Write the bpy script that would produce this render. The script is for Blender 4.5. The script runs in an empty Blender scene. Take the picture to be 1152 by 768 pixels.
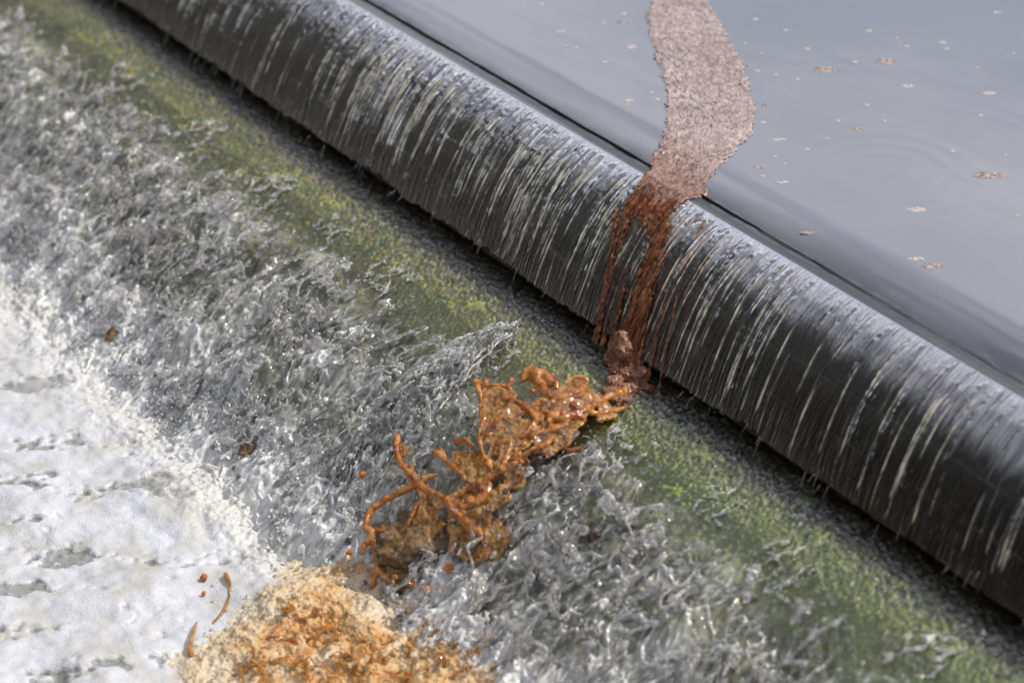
import bpy, math, random
import numpy as np
R = math.radians
rng = np.random.default_rng(7)
random.seed(7)
sc = bpy.context.scene
col = sc.collection

# ------------------------------------------------------------------ camera
PITCH, YAW, DIST, FPX = R(28), R(57), 4.0, 2800.0        # FPX: focal length in pixels of a 1152 px wide picture
VR = np.array([math.cos(YAW), math.sin(YAW), 0.0])
VH = np.array([-math.sin(YAW), math.cos(YAW), 0.0])
VF = VH*math.cos(PITCH) - np.array([0, 0, math.sin(PITCH)])
VU = VH*math.sin(PITCH) + np.array([0, 0, math.cos(PITCH)])
CAM = -DIST*(VF + (765-576)/FPX*VR + (384-205)/FPX*VU)
cd = bpy.data.cameras.new('camera'); cam = bpy.data.objects.new('camera', cd); col.objects.link(cam)
cam.location = CAM
cam.rotation_euler = (R(90)-PITCH, 0, YAW)
cd.sensor_width = 36; cd.lens = 36*FPX/1152
cd.clip_start = .05; cd.clip_end = 2000
cd.dof.use_dof = True; cd.dof.focus_distance = 3.98; cd.dof.aperture_fstop = 2.8
sc.camera = cam

# ------------------------------------------------------------------ light
SUN_EL, SUN_AZ = R(51), R(22)         # azimuth measured from +Y (upstream) towards +X
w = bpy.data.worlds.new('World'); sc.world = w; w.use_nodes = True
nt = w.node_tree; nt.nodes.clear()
wo = nt.nodes.new('ShaderNodeOutputWorld'); bg = nt.nodes.new('ShaderNodeBackground')
sky = nt.nodes.new('ShaderNodeTexSky'); sky.sky_type = 'NISHITA'; sky.sun_disc = False
sky.sun_elevation = SUN_EL; sky.sun_rotation = SUN_AZ; sky.dust_density = 2.0
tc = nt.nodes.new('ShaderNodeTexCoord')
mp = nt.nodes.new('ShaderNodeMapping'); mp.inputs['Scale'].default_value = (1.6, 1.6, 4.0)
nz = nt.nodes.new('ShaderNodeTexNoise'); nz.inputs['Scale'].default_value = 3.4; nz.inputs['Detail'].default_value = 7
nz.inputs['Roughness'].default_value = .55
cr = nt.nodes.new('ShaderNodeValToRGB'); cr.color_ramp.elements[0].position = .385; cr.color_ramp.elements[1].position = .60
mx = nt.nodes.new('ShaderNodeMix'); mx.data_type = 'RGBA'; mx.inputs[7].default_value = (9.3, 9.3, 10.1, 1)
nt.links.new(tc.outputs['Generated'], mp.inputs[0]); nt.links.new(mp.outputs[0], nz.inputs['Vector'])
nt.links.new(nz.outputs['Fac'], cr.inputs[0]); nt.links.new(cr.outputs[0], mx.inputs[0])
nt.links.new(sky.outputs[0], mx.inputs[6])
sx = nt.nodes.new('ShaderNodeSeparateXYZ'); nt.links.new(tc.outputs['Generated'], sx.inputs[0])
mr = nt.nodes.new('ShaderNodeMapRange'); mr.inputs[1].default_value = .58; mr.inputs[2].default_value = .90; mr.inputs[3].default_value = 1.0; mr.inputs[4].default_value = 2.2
nt.links.new(sx.outputs[2], mr.inputs[0])                        # whole sky boosted overhead, added to brighten the splashes
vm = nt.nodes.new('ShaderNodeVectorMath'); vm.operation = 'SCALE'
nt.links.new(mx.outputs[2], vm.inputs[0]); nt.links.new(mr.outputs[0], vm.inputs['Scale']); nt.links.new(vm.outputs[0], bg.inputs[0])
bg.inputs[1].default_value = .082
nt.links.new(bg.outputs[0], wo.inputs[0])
sl = bpy.data.lights.new('sun', 'SUN'); sl.energy = 4.3; sl.angle = R(.6); sl.color = (1, .95, .87)
so = bpy.data.objects.new('sun', sl); col.objects.link(so)
so.rotation_euler = (R(90)-SUN_EL, 0, math.pi - SUN_AZ)
sc.view_settings.view_transform = 'Standard'; sc.view_settings.look = 'None'
sc.view_settings.exposure = 0.02; sc.view_settings.gamma = 1
cy = sc.cycles
cy.max_bounces = 10; cy.transparent_max_bounces = 24; cy.transmission_bounces = 8; cy.glossy_bounces = 4; cy.diffuse_bounces = 3
cy.caustics_reflective = False; cy.caustics_refractive = False
cy.sample_clamp_indirect = 4.0; cy.use_denoising = True

# ------------------------------------------------------------------ numpy noise
_p = rng.permutation(256); _p = np.concatenate([_p, _p, _p])
_g = rng.normal(size=(256, 3)); _g /= np.linalg.norm(_g, axis=1)[:, None]
def perlin(x, y, z=0.0, seed=0):
    x = np.asarray(x, dtype=np.float64) + 31.7*seed + 500; y = np.asarray(y, dtype=np.float64) + 17.3*seed + 500
    z = np.asarray(z, dtype=np.float64) + 5.1*seed + 500
    x, y, z = np.broadcast_arrays(x, y, z)
    xi = np.floor(x).astype(int); yi = np.floor(y).astype(int); zi = np.floor(z).astype(int)
    xf = x-xi; yf = y-yi; zf = z-zi; xi = xi & 255; yi = yi & 255; zi = zi & 255
    f = lambda t: t*t*t*(t*(t*6-15)+10)
    u, v, s = f(xf), f(yf), f(zf); out = 0
    for a in (0, 1):
        for b in (0, 1):
            for c in (0, 1):
                g = _g[_p[_p[_p[(xi+a) & 255]+((yi+b) & 255)]+((zi+c) & 255)]]
                d = g[..., 0]*(xf-a)+g[..., 1]*(yf-b)+g[..., 2]*(zf-c)
                out = out + d*(u if a else 1-u)*(v if b else 1-v)*(s if c else 1-s)
    return out*1.7
def fbm(x, y, o=4, seed=0, z=0.0, gain=.5):
    t, a, f, n = 0, 1, 1, 0
    for i in range(o):
        t = t + a*perlin(x*f, y*f, z*f, seed+i*3); n += a; a *= gain; f *= 2.03
    return t/n
def ridged(x, y, o=4, seed=0, z=0.0, gain=.5):
    t, a, f, n = 0, 1, 1, 0
    for i in range(o):
        t = t + a*(1-np.abs(perlin(x*f, y*f, z*f, seed+i*3))*2); n += a; a *= gain; f *= 2.1
    return t/n
def sstep(a, b, x):
    t = np.clip((x-a)/(b-a), 0, 1); return t*t*(3-2*t)

# ------------------------------------------------------------------ places
BY = np.array([.0, -.10, -.15, -.20, -.30, -.38, -.46, -.55, -.64, -.72, -.85, -1.2, -80])[::-1]
BZ = np.array([-.30, -.26, -.236, -.234, -.243, -.262, -.298, -.355, -.415, -.47, -.56, -.75, -.9])[::-1]
def bedz(y): return np.interp(y, BY, BZ)
def at(px, py, z=0.0):
    d = VF + (px-576)/FPX*VR + (384-py)/FPX*VU
    return CAM + d*(z-CAM[2])/d[2]
def onbed(px, py, h=0.0):
    d = VF + (px-576)/FPX*VR + (384-py)/FPX*VU
    lo, hi = 2.5, 6.5
    for _ in range(40):
        m = (lo+hi)/2; P = CAM+d*m
        g = max(bedz(P[1]), -.47) if P[1] < -.19 else (nap(-.012-P[1]) if P[1] < -.012 else 0)
        if P[2] > g+h: lo = m
        else: hi = m
    return CAM+d*lo
def lip(y):                          # water surface height across the lip, y > -.012
    return -.014*(1-sstep(-.012, .13, y))**1.6
def nap(u):                          # u: horizontal distance past the lip
    return -.014-(.45*u+3.3*u*u)

# ------------------------------------------------------------------ mesh helpers
def tag(o, label=None, cat=None, group=None, kind=None):
    if label: o['label'] = label
    if cat: o['category'] = cat
    if group: o['group'] = group
    if kind: o['kind'] = kind
    return o
def mk(name, V, F, mat, parent=None, smooth=True, attrs=None):
    me = bpy.data.meshes.new(name)
    V = np.ascontiguousarray(V, dtype=np.float32); F = np.ascontiguousarray(F, dtype=np.int32)
    n = F.shape[1]
    me.vertices.add(len(V)); me.vertices.foreach_set('co', V.ravel())
    me.loops.add(F.size); me.loops.foreach_set('vertex_index', F.ravel())
    me.polygons.add(len(F)); me.polygons.foreach_set('loop_start', np.arange(len(F), dtype=np.int32)*n)
    me.polygons.foreach_set('use_smooth', np.full(len(F), smooth))
    me.update(calc_edges=True)
    for k, a in (attrs or {}).items():
        at_ = me.attributes.new(k, 'FLOAT', 'POINT'); at_.data.foreach_set('value', np.ascontiguousarray(a, dtype=np.float32).ravel())
    if mat: me.materials.append(mat)
    o = bpy.data.objects.new(name, me); col.objects.link(o)
    if parent: o.parent = parent
    return o
def gridF(nu, nv):
    i = np.arange(nu*nv).reshape(nu, nv)
    return np.stack([i[:-1, :-1], i[1:, :-1], i[1:, 1:], i[:-1, 1:]], -1).reshape(-1, 4)
def grid(name, X, Y, Z, mat, parent=None, attrs=None, keep=None, flip=False):
    nu, nv = X.shape; F = gridF(nu, nv)
    if flip: F = F[:, ::-1]
    if keep is not None:
        k = keep.ravel(); F = F[k[F].all(1)]
    V = np.stack([X, Y, Z], -1).reshape(-1, 3)
    if keep is not None:
        used = np.zeros(len(V), bool); used[F] = True
        idx = np.cumsum(used)-1; V = V[used]; F = idx[F]
        attrs = {a: b.ravel()[used] for a, b in (attrs or {}).items()}
    return mk(name, V, F, mat, parent, attrs=attrs)
def empty(name, loc=(0, 0, 0)):
    o = bpy.data.objects.new(name, None); o.location = loc; o.empty_display_size = .02; col.objects.link(o); return o
def stretch(a, b, step, far_a, far_b, g=1.12):
    m = np.arange(a, b+step, step); L = []; R_ = []
    s = step; p = m[0]
    while p > far_a: s *= g; p -= s; L.append(p)
    s = step; p = m[-1]
    while p < far_b: s *= g; p += s; R_.append(p)
    return np.concatenate([np.array(L[::-1]), m, np.array(R_)])
_ph = (1+5**.5)/2
_iv = np.array([(-1, _ph, 0), (1, _ph, 0), (-1, -_ph, 0), (1, -_ph, 0), (0, -1, _ph), (0, 1, _ph), (0, -1, -_ph), (0, 1, -_ph),
                (_ph, 0, -1), (_ph, 0, 1), (-_ph, 0, -1), (-_ph, 0, 1)]); _iv /= np.linalg.norm(_iv[0])
_if = np.array([(0, 11, 5), (0, 5, 1), (0, 1, 7), (0, 7, 10), (0, 10, 11), (1, 5, 9), (5, 11, 4), (11, 10, 2), (10, 7, 6), (7, 1, 8),
                (3, 9, 4), (3, 4, 2), (3, 2, 6), (3, 6, 8), (3, 8, 9), (4, 9, 5), (2, 4, 11), (6, 2, 10), (8, 6, 7), (9, 8, 1)])
def subdiv(V, F):
    V = list(map(tuple, V)); c = {}; out = []
    def mid(a, b):
        k = (min(a, b), max(a, b))
        if k not in c:
            m = (np.array(V[a])+np.array(V[b])); m /= np.linalg.norm(m); V.append(tuple(m)); c[k] = len(V)-1
        return c[k]
    for a, b, d in F:
        x, y, z = mid(a, b), mid(b, d), mid(d, a)
        out += [(a, x, z), (b, y, x), (d, z, y), (x, y, z)]
    return np.array(V), np.array(out)
IV1, IF1 = subdiv(_iv, _if); IV2, IF2 = subdiv(IV1, IF1); IV3, IF3 = subdiv(IV2, IF2); IV4, IF4 = subdiv(IV3, IF3)

# ---- implicit surfaces: capsules, sheets, blended, meshed by surface nets
class Field:
    def __init__(s, lo, hi, h):
        s.lo = np.array(lo, float); s.h = h
        s.n = (np.ceil((np.array(hi)-s.lo)/h).astype(int)+1)
        s.f = np.full(s.n, 1.0, dtype=np.float32)
    def _box(s, a, b, m):
        i0 = np.clip(((np.minimum(a, b)-m-s.lo)/s.h).astype(int), 0, s.n-1)
        i1 = np.clip(((np.maximum(a, b)+m-s.lo)/s.h).astype(int)+2, 1, s.n)
        sl_ = tuple(slice(p, q) for p, q in zip(i0, i1))
        g = np.meshgrid(*[s.lo[k]+s.h*np.arange(i0[k], i1[k]) for k in range(3)], indexing='ij', sparse=True)
        return sl_, g
    def _join(s, sl_, d, k):
        o = s.f[sl_]
        hh = np.clip(.5+.5*(o-d)/k, 0, 1)
        s.f[sl_] = o*(1-hh)+d*hh-k*hh*(1-hh)
    def cap(s, a, b, r0, r1, k=.0015):
        a = np.asarray(a, float); b = np.asarray(b, float)
        sl_, (x, y, z) = s._box(a, b, max(r0, r1)+k+s.h)
        if 0 in s.f[sl_].shape: return
        ab = b-a; L = max((ab*ab).sum(), 1e-12)
        t = np.clip(((x-a[0])*ab[0]+(y-a[1])*ab[1]+(z-a[2])*ab[2])/L, 0, 1)
        d = np.sqrt((x-a[0]-ab[0]*t)**2+(y-a[1]-ab[1]*t)**2+(z-a[2]-ab[2]*t)**2)-(r0+(r1-r0)*t)
        s._join(sl_, d, k)
    def tube(s, P, r, k=.0015):
        for i in range(len(P)-1): s.cap(P[i], P[i+1], r[i], r[i+1], k)
    def tri(s, a, b, c, th, k=.0015):
        a, b, c = (np.asarray(v, float) for v in (a, b, c))
        lo = np.minimum(np.minimum(a, b), c); hi = np.maximum(np.maximum(a, b), c)
        sl_, (x, y, z) = s._box(lo, hi, th+k+s.h)
        n = np.cross(b-a, c-a); A = np.linalg.norm(n)
        if A < 1e-10 or 0 in s.f[sl_].shape: return
        n /= A
        dn = (x-a[0])*n[0]+(y-a[1])*n[1]+(z-a[2])*n[2]
        e = -1e9
        for p, q in ((a, b), (b, c), (c, a)):
            m = np.cross(q-p, n); m /= max(np.linalg.norm(m), 1e-12)
            e = np.maximum(e, (x-p[0])*m[0]+(y-p[1])*m[1]+(z-p[2])*m[2])
        d = np.sqrt(dn**2+np.maximum(e, 0)**2)-th
        s._join(sl_, d, k)
    def mesh(s):
        f = s.f; f[0], f[-1] = 1, 1; f[:, 0], f[:, -1] = 1, 1; f[:, :, 0], f[:, :, -1] = 1, 1
        ins = f < 0
        c = np.zeros(np.array(f.shape)-1, np.int8)
        for a in (0, 1):
            for b in (0, 1):
                for d in (0, 1):
                    c += ins[a:f.shape[0]-1+a, b:f.shape[1]-1+b, d:f.shape[2]-1+d]
        cell = np.argwhere((c > 0) & (c < 8))
        idx = np.full(c.shape, -1, np.int32); idx[tuple(cell.T)] = np.arange(len(cell))
        acc = np.zeros((len(cell), 3)); cnt = np.zeros(len(cell))
        cor = [(a, b, d) for a in (0, 1) for b in (0, 1) for d in (0, 1)]
        fv = {k: f[cell[:, 0]+k[0], cell[:, 1]+k[1], cell[:, 2]+k[2]] for k in cor}
        for k in cor:
            for ax in range(3):
                if k[ax] == 0:
                    k2 = tuple(1 if i == ax else k[i] for i in range(3))
                    A, B = fv[k], fv[k2]; m = (A < 0) != (B < 0)
                    t = A[m]/(A[m]-B[m]); p = np.tile(np.array(k, float), (m.sum(), 1)); p[:, ax] += t
                    acc[m] += p; cnt[m] += 1
        V = s.lo+s.h*(cell+acc/cnt[:, None])
        Q = []
        for ax in range(3):
            o1, o2 = [(1, 2), (2, 0), (0, 1)][ax]
            n = f.shape
            A = ins[tuple(slice(0, n[i]-1) if i == ax else slice(1, n[i]-1) for i in range(3))]
            B = ins[tuple(slice(1, n[i]) if i == ax else slice(1, n[i]-1) for i in range(3))]
            e = np.argwhere(A != B)
            if not len(e): continue
            fl = A[tuple(e.T)]
            base = e.copy()
            for i in range(3):
                if i != ax: base[:, i] += 1
            def at_(d1, d2):
                q = base.copy(); q[:, o1] -= d1; q[:, o2] -= d2; return idx[q[:, 0], q[:, 1], q[:, 2]]
            q = np.stack([at_(1, 1), at_(0, 1), at_(0, 0), at_(1, 0)], -1)
            q[~fl] = q[~fl][:, ::-1]
            Q.append(q)
        Q = np.concatenate(Q)
        # one pass of smoothing
        for _ in range(2):
            S = np.zeros_like(V); C = np.zeros(len(V))
            for i in range(4):
                j = (i+1) % 4
                np.add.at(S, Q[:, i], V[Q[:, j]]); np.add.at(C, Q[:, i], 1)
            V = V*.5+.5*S/np.maximum(C, 1)[:, None]
        return V, Q

# ------------------------------------------------------------------ material helpers
class NM:
    def __init__(s, name):
        s.m = bpy.data.materials.new(name); s.m.use_nodes = True; s.t = s.m.node_tree; s.t.nodes.clear()
        s.out = s.t.nodes.new('ShaderNodeOutputMaterial')
    def n(s, ty, **kw):
        o = s.t.nodes.new('ShaderNode'+ty)
        for k, v in kw.items():
            if k.startswith('_'): setattr(o, k[1:], v)
            else:
                i = o.inputs[int(k[1:])] if (k[0] == 'i' and k[1:].isdigit()) else o.inputs[k.replace('__', ' ')]
                s.set(i, v)
        return o
    def set(s, i, v):
        if isinstance(v, bpy.types.NodeSocket): s.t.links.new(v, i)
        elif isinstance(v, bpy.types.Node): s.t.links.new(v.outputs[0], i)
        else: i.default_value = v
    def obj(s): return s.n('TexCoord').outputs['Object']
    def attr(s, k): return s.n('Attribute', _attribute_name=k).outputs['Fac']
    def map(s, v, sca): 
        return s.n('Mapping', Vector=v, Scale=sca).outputs[0]
    def noise(s, v, scale, det=5, rough=.55, dist=0): return s.n('TexNoise', Vector=v, Scale=scale, Detail=det, Roughness=rough, Distortion=dist).outputs['Fac']
    def ramp(s, f, *st):
        r = s.n('ValToRGB', Fac=f); e = r.color_ramp.elements
        while len(e) < len(st): e.new(.5)
        for i, (p, c) in enumerate(st):
            e[i].position = p; e[i].color = (*c, 1) if isinstance(c, tuple) else (c, c, c, 1)
        return r.outputs[0]
    def math(s, op, a, b=0.0, c=False):
        o = s.n('Math', _operation=op, i0=a, i1=b); o.use_clamp = c; return o.outputs[0]
    def mixc(s, f, a, b, bt='MIX'):
        o = s.n('Mix', _data_type='RGBA', _blend_type=bt); s.set(o.inputs[0], f)
        s.set(o.inputs[6], a if not isinstance(a, tuple) else (*a, 1)); s.set(o.inputs[7], b if not isinstance(b, tuple) else (*b, 1)); return o.outputs[2]
    def bump(s, h, st, dist=.01, nrm=None):
        o = s.n('Bump', Height=h, Strength=st, Distance=dist)
        if nrm is not None: s.set(o.inputs['Normal'], nrm)
        return o.outputs[0]
    def mixs(s, f, a, b): 
        o = s.n('MixShader', i0=f); s.set(o.inputs[1], a); s.set(o.inputs[2], b); return o
    def done(s, sh): s.set(s.out.inputs[0], sh); return s.m

# clear water as a film: see-through plus Fresnel mirror; 'air' = share of white bubbles and painted glints, 'turb' = muddiness and painted tone
def water_mat(name, tint=(.93, .95, .92), body=(.25, .25, .24), airc=(.8, .8, .78), rough=.04, stain=None, bumps=(), refr=0.0, ior=1.36, airk=1.0):
    k = NM(name); co = k.obj(); nrm = None
    for sca, st, di, mpv in bumps:
        h = k.noise(k.map(co, mpv), sca, 3, .5)
        nrm = k.bump(h, st, di, nrm)
    kw = {'Normal': nrm} if nrm is not None else {}
    fr = k.n('Fresnel', IOR=ior, **kw).outputs[0]
    gl = k.n('BsdfGlossy', Color=(1, 1, 1, 1), Roughness=rough, **kw)
    tr = k.n('BsdfTransparent', Color=(*tint, 1))
    if refr > 0:
        rf = k.n('BsdfRefraction', Color=(*tint, 1), Roughness=.0, IOR=1.33, **kw)
        tr = k.mixs(refr, tr, rf)
    df = k.n('BsdfDiffuse', Color=(*body, 1), **kw)
    inner = k.mixs(k.attr('turb'), tr, df)
    ac = (*airc, 1) if stain is None else k.mixc(k.attr('rust'), airc, stain)
    aw = k.mixs(.35, k.n('BsdfDiffuse', Color=ac, **kw), k.n('BsdfTranslucent', Color=ac, **kw))
    inner = k.mixs(k.math('MULTIPLY', k.attr('air'), airk, True), inner, aw)
    return k.done(k.mixs(fr, inner, gl))

# ================================================================== large structure
XS = stretch(-2.35, 1.35, .0016, -14, 12, 1.10)

# ---- river bed / spillway apron
ybed = np.concatenate([stretch(-.80, -.14, .0022, -80, -.13, 1.15)])
X, Y = np.meshgrid(XS, ybed, indexing='ij')
Z = bedz(Y)
rock = sstep(-.33, -.47, Y)
Z = Z + rock*(.030*fbm(X*7, Y*9, 4, 1)+.014*ridged(X*16, Y*20, 4, 2)-.012) + .006*fbm(X*14, Y*22, 3, 5)*(1-rock) 
moss = sstep(-.11, -.15, Y)
Z = Z + moss*(.0050*ridged(X*38, Y*50, 3, 8)+.0020*fbm(X*110, Y*130, 2, 9)+.0009*perlin(X*420, Y*420, 0, 10))
k = NM('wet_algae_rock'); co = k.obj()
sep = k.n('SeparateXYZ', Vector=co)
n1 = k.noise(k.map(co, (1, 1.4, 1)), 7, 7, .66, 1.0); n2 = k.noise(co, 38, 5, .65); n3 = k.noise(co, 210, 3, .6)
green = k.ramp(n1, (.28, (.020, .036, .008)), (.38, (.075, .105, .018)), (.44, (.19, .145, .040)), (.50, (.07, .10, .020)), (.56, (.25, .20, .065)), (.62, (.085, .14, .035)), (.70, (.20, .21, .11)), (.78, (.05, .075, .02)))
green = k.mixc(k.ramp(n2, (.38, .05), (.66, .65)), green, k.mixc(n3, (.04, .06, .012), (.24, .25, .08)))
green = k.mixc(1.0, green, (1.5, 1.5, 1.3), 'MULTIPLY')
gx = k.ramp(k.math('ADD', sep.outputs[0], k.math('MULTIPLY', n1, 1.2)), (.55, 0.0), (1.0, .45))
green = k.mixc(gx, green, (.11, .20, .045))
rockc = k.ramp(n2, (.28, (.030, .030, .018)), (.43, (.13, .125, .065)), (.54, (.27, .24, .13)), (.64, (.22, .15, .065)), (.78, (.15, .19, .07)))
rockc = k.mixc(k.ramp(n3, (.35, .1), (.7, .6)), rockc, (.04, .045, .025))
yy = k.math('ADD', sep.outputs[1], k.math('MULTIPLY', k.math('SUBTRACT', n1, .5), .28))
f1 = k.ramp(k.math('MULTIPLY', yy, -1), (.36, 0.0), (.43, 1.0))
c = k.mixc(f1, green, rockc)
toe_shade = k.ramp(k.math('ADD', k.math('MULTIPLY', sep.outputs[1], -1), k.math('MULTIPLY', k.math('SUBTRACT', n2, .5), .10)), (.205, 1.0), (.275, 0.0))  # shadow along the weir's foot, painted into the bed colour
c = k.mixc(toe_shade, c, k.ramp(n2, (.35, (.006, .010, .004)), (.56, (.028, .020, .008)), (.66, (.012, .038, .008))))
bp = k.bump(n3, .3, .003); bp = k.bump(n2, .5, .01, bp)
bs = k.n('BsdfPrincipled', Base__Color=c, Roughness=k.ramp(n2, (.3, .25), (.7, .6)), Normal=bp)
bs.inputs['Specular IOR Level'].default_value = .6
ALGAE = k.done(bs)
ROCKM = ALGAE
tag(grid('spillway_bed', X, Y, Z, ALGAE), kind='structure')

# ---- the weir itself: sill, thin black line at the lip, face boards
def wallmat(name, c0, c1, c2, rough=.35):
    k = NM(name); co = k.obj()
    a = k.noise(k.map(co, (1, 1, .35)), 30, 6, .65); b = k.noise(co, 160, 4, .6)
    c = k.ramp(a, (.3, c0), (.52, c1), (.72, c2)); c = k.mixc(k.ramp(b, (.4, .0), (.7, .7)), c, c0)
    bs = k.n('BsdfPrincipled', Base__Color=c, Roughness=rough, Normal=k.bump(b, .5, .003)); bs.inputs['Specular IOR Level'].default_value = .12; return k.done(bs)
M_SILL = wallmat('algae_coated_sill', (.20, .20, .10), (.33, .32, .19), (.40, .37, .24), .5)
M_LIPLINE = wallmat('plain_black', (.004, .004, .004), (.008, .008, .008), (.02, .02, .015), .5)
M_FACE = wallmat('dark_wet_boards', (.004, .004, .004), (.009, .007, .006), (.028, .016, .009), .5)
M_BASE = wallmat('rusty_dark_base', (.03, .018, .008), (.075, .042, .016), (.14, .075, .024), .5)
weir = empty('weir', (0, 0, -.3))
tag(weir, 'dark curved weir wall under the falling water, with an olive sill on top', 'weir')
def strip(name, prof, mat, amp=.0008, seed=0, sc_=20):
    """a profile (y, z) swept along the crest; children are placed relative to the weir's origin"""
    P = np.array(prof); XX = stretch(-2.4, 1.4, .006, -14, 12, 1.12)
    X, S = np.meshgrid(XX, np.arange(len(P)), indexing='ij')
    Y = P[:, 0][S.astype(int)]; Z = P[:, 1][S.astype(int)]
    n = amp*fbm(X*sc_, Y*sc_*2, 3, seed, Z*sc_*2)
    return grid(name, X, Y+n, Z+n+.3, mat, weir)
def face(u0, u1, off):
    out = []
    for u in np.linspace(u0, u1, 12):
        sl_ = .45+6.6*u; n = np.array([-sl_, 1])/math.hypot(sl_, 1)    # outward (−y up) normal in (y,z)
        out.append((-.012-u-off*sl_/math.hypot(sl_, 1)*1, nap(u)-off/math.hypot(sl_, 1)))
    return out
def face(u0, u1, off):
    out = []
    for u in np.linspace(u0, u1, 12):
        s_ = .45+6.6*u; h = math.hypot(s_, 1)
        out.append((-.012-u+off*s_/h, nap(u)-off/h))
    return out
strip('crest_dark_backing', [(.30, -.40), (.30, -.060), (.10, -.036), (.0185, -.0195)], M_FACE, .0012, 2)  # dark strip added to paint the dark reflected band behind the lip
strip('crest_sill', [(.018, -.030), (.018, -.0193), (.0, -.0185), (-.008, -.0195), (-.014, -.024)], M_SILL, .0012, 3)
xs_ = stretch(-2.4, 1.4, .003, -14, 12, 1.12)
th = np.linspace(0, 2*math.pi, 9)
Xs, T = np.meshgrid(xs_, th, indexing='ij')
wob = .0016*perlin(xs_*9, 0, 0, 4)+.0010*perlin(xs_*30, 0, 0, 5)
rad = .0022+.0010*perlin(xs_*14, 1, 0, 6)
rad = rad*np.interp(xs_, [-1.2, .0, .35, .6], [1, 1, .45, .2])*(1-.85*np.exp(-((xs_+.025)/.055)**4))
grid('lip_black_line', Xs, .0125+wob[:, None]+rad[:, None]*np.cos(T), -.0105+.3+rad[:, None]*np.sin(T)*.8, M_LIPLINE, weir)  # thin black tube added to draw the dark line along the lip
for (a, b) in ((.0, .052), (.0535, .098), (.0995, .137), (.1385, .160)):
    pr = face(a, b, .0065)
    pr = [(pr[0][0]+.02, pr[0][1]-.002)]+pr+[(pr[-1][0]+.02, pr[-1][1]-.004)]
    strip('face_board', pr, M_FACE, .0012, int(a*1000))
strip('base_block', [(-.150, -.160), (-.160, -.178), (-.158, -.186), (-.135, -.196), (-.115, -.30)], M_BASE, .004, 12, 25)

# ---- pond: muddy water, clear over the sill; dark sky reflection behind it painted in
ypond = stretch(-.012, 1.6, .004, -.0121, 400, 1.10); ypond = ypond[ypond >= -.0121]
ypond = np.concatenate([np.arange(-.012, .10, .0012), ypond[ypond > .1002]])
XP = stretch(-2.35, 1.35, .004, -300, 300, 1.12)
X, Y = np.meshgrid(XP, ypond, indexing='ij')
Z = lip(Y)
near = np.exp(-((Y-.05)/.07)**2)
Z = Z+.00045*near*fbm(X*5, Y*14, 2, 21)+.0011*np.exp(-((Y-.013)/.006)**2)*fbm(X*35, Y*60, 2, 22)
far = sstep(.05, .4, Y)*np.exp(-Y/20)
Z = Z+far*.00040*fbm(X*3.0+Y*1.5, Y*6.5-X*1.2, 3, 23)
vx, vy = -.095, .465            # the slow eddy that shows as faint rings
pv = at(995, 190); r2 = np.hypot(X-pv[0], Y-pv[1])
Z = Z+.00012*np.cos(r2*150)*np.exp(-(r2/.13)**2)
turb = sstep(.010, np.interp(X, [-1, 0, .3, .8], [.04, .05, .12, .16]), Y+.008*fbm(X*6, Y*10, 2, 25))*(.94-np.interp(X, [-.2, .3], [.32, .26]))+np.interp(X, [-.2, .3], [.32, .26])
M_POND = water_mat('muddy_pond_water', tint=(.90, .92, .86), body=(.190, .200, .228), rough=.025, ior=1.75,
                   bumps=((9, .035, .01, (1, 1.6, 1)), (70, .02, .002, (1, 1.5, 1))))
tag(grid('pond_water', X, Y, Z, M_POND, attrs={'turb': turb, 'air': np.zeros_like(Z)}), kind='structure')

# ---- water falling over the face: fingers at the lip, then ribs and threads
XN = stretch(-2.35, 1.35, .0012, -14, 12, 1.10)
us = np.concatenate([np.linspace(0, .178, 120)])
X, U = np.meshgrid(XN, us, indexing='ij')
SL = .45+6.6*U; HL = np.hypot(SL, 1)
arc = U*1.25
rag = .0022*perlin(XN*60, 3, 0, 31)+.003*perlin(XN*9, 3, 0, 32)          # ragged lower edge
drift = lambda u: 2.2*np.maximum(u-.04, 0)**2
jit = X-drift(U)+.010*perlin(X*10, U*6, 0, 33)*U*6
# ribs: rows of threads with their own position, width, start, length
rib = np.zeros_like(X); air = np.zeros_like(X)
def threads(n, w0, w1, a0, a1, s0, s1, l0, l1, white, seed):
    r = np.random.default_rng(seed)
    for i in range(n):
        x0 = r.uniform(-2.4, 1.4); wd = r.uniform(w0, w1); am = r.uniform(a0, a1); st = r.uniform(s0, s1); ln = r.uniform(l0, l1)
        dens = .5+.8*perlin(x0*3.1, 7, 0, 41)
        if x0 > .25 and r.uniform() < .66: continue
        if x0 < -.9 and r.uniform() < .35: continue
        if r.uniform() > .55+dens*.6: continue
        sway = r.normal(0, .007); wb = r.uniform(0, 99); wa = r.uniform(.0004, .0022)
        i0 = np.searchsorted(XN, x0-.03); i1 = np.searchsorted(XN, x0+.03)
        if i1 <= i0: continue
        u = us[None, :]; xx = XN[i0:i1, None]
        cx = x0+drift(u)+sway*(u/.178)+wa*perlin(u*40+wb, wb)
        env = sstep(st, st+.007, u)*(1-sstep(st+ln*.8, st+ln, u))
        bead = .65+.5*perlin(u*160+wb, wb*1.7, 0, 5)
        wdu = wd*(1-.45*np.clip((u-st)/ln, 0, 1))*np.sqrt(np.clip((u-st)/.014, .03, 1))
        g = np.exp(-((xx-cx)/wdu)**2)*env*np.clip(bead, .1, 1.4)
        rib[i0:i1] += am*g; air[i0:i1] = np.maximum(air[i0:i1], np.clip(g*white*1.25*np.clip(.30+perlin(u*22+wb, 2)*1.7+.4, 0, 1.2), 0, 1))
threads(430, .0036, .0060, .0016, .0032, .000, .008, .05, .10, .10, 1)      # the rounded fingers
threads(300, .0010, .0024, .0020, .0046, .004, .040, .10, .19, 1.35, 2)     # bright threads
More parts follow.
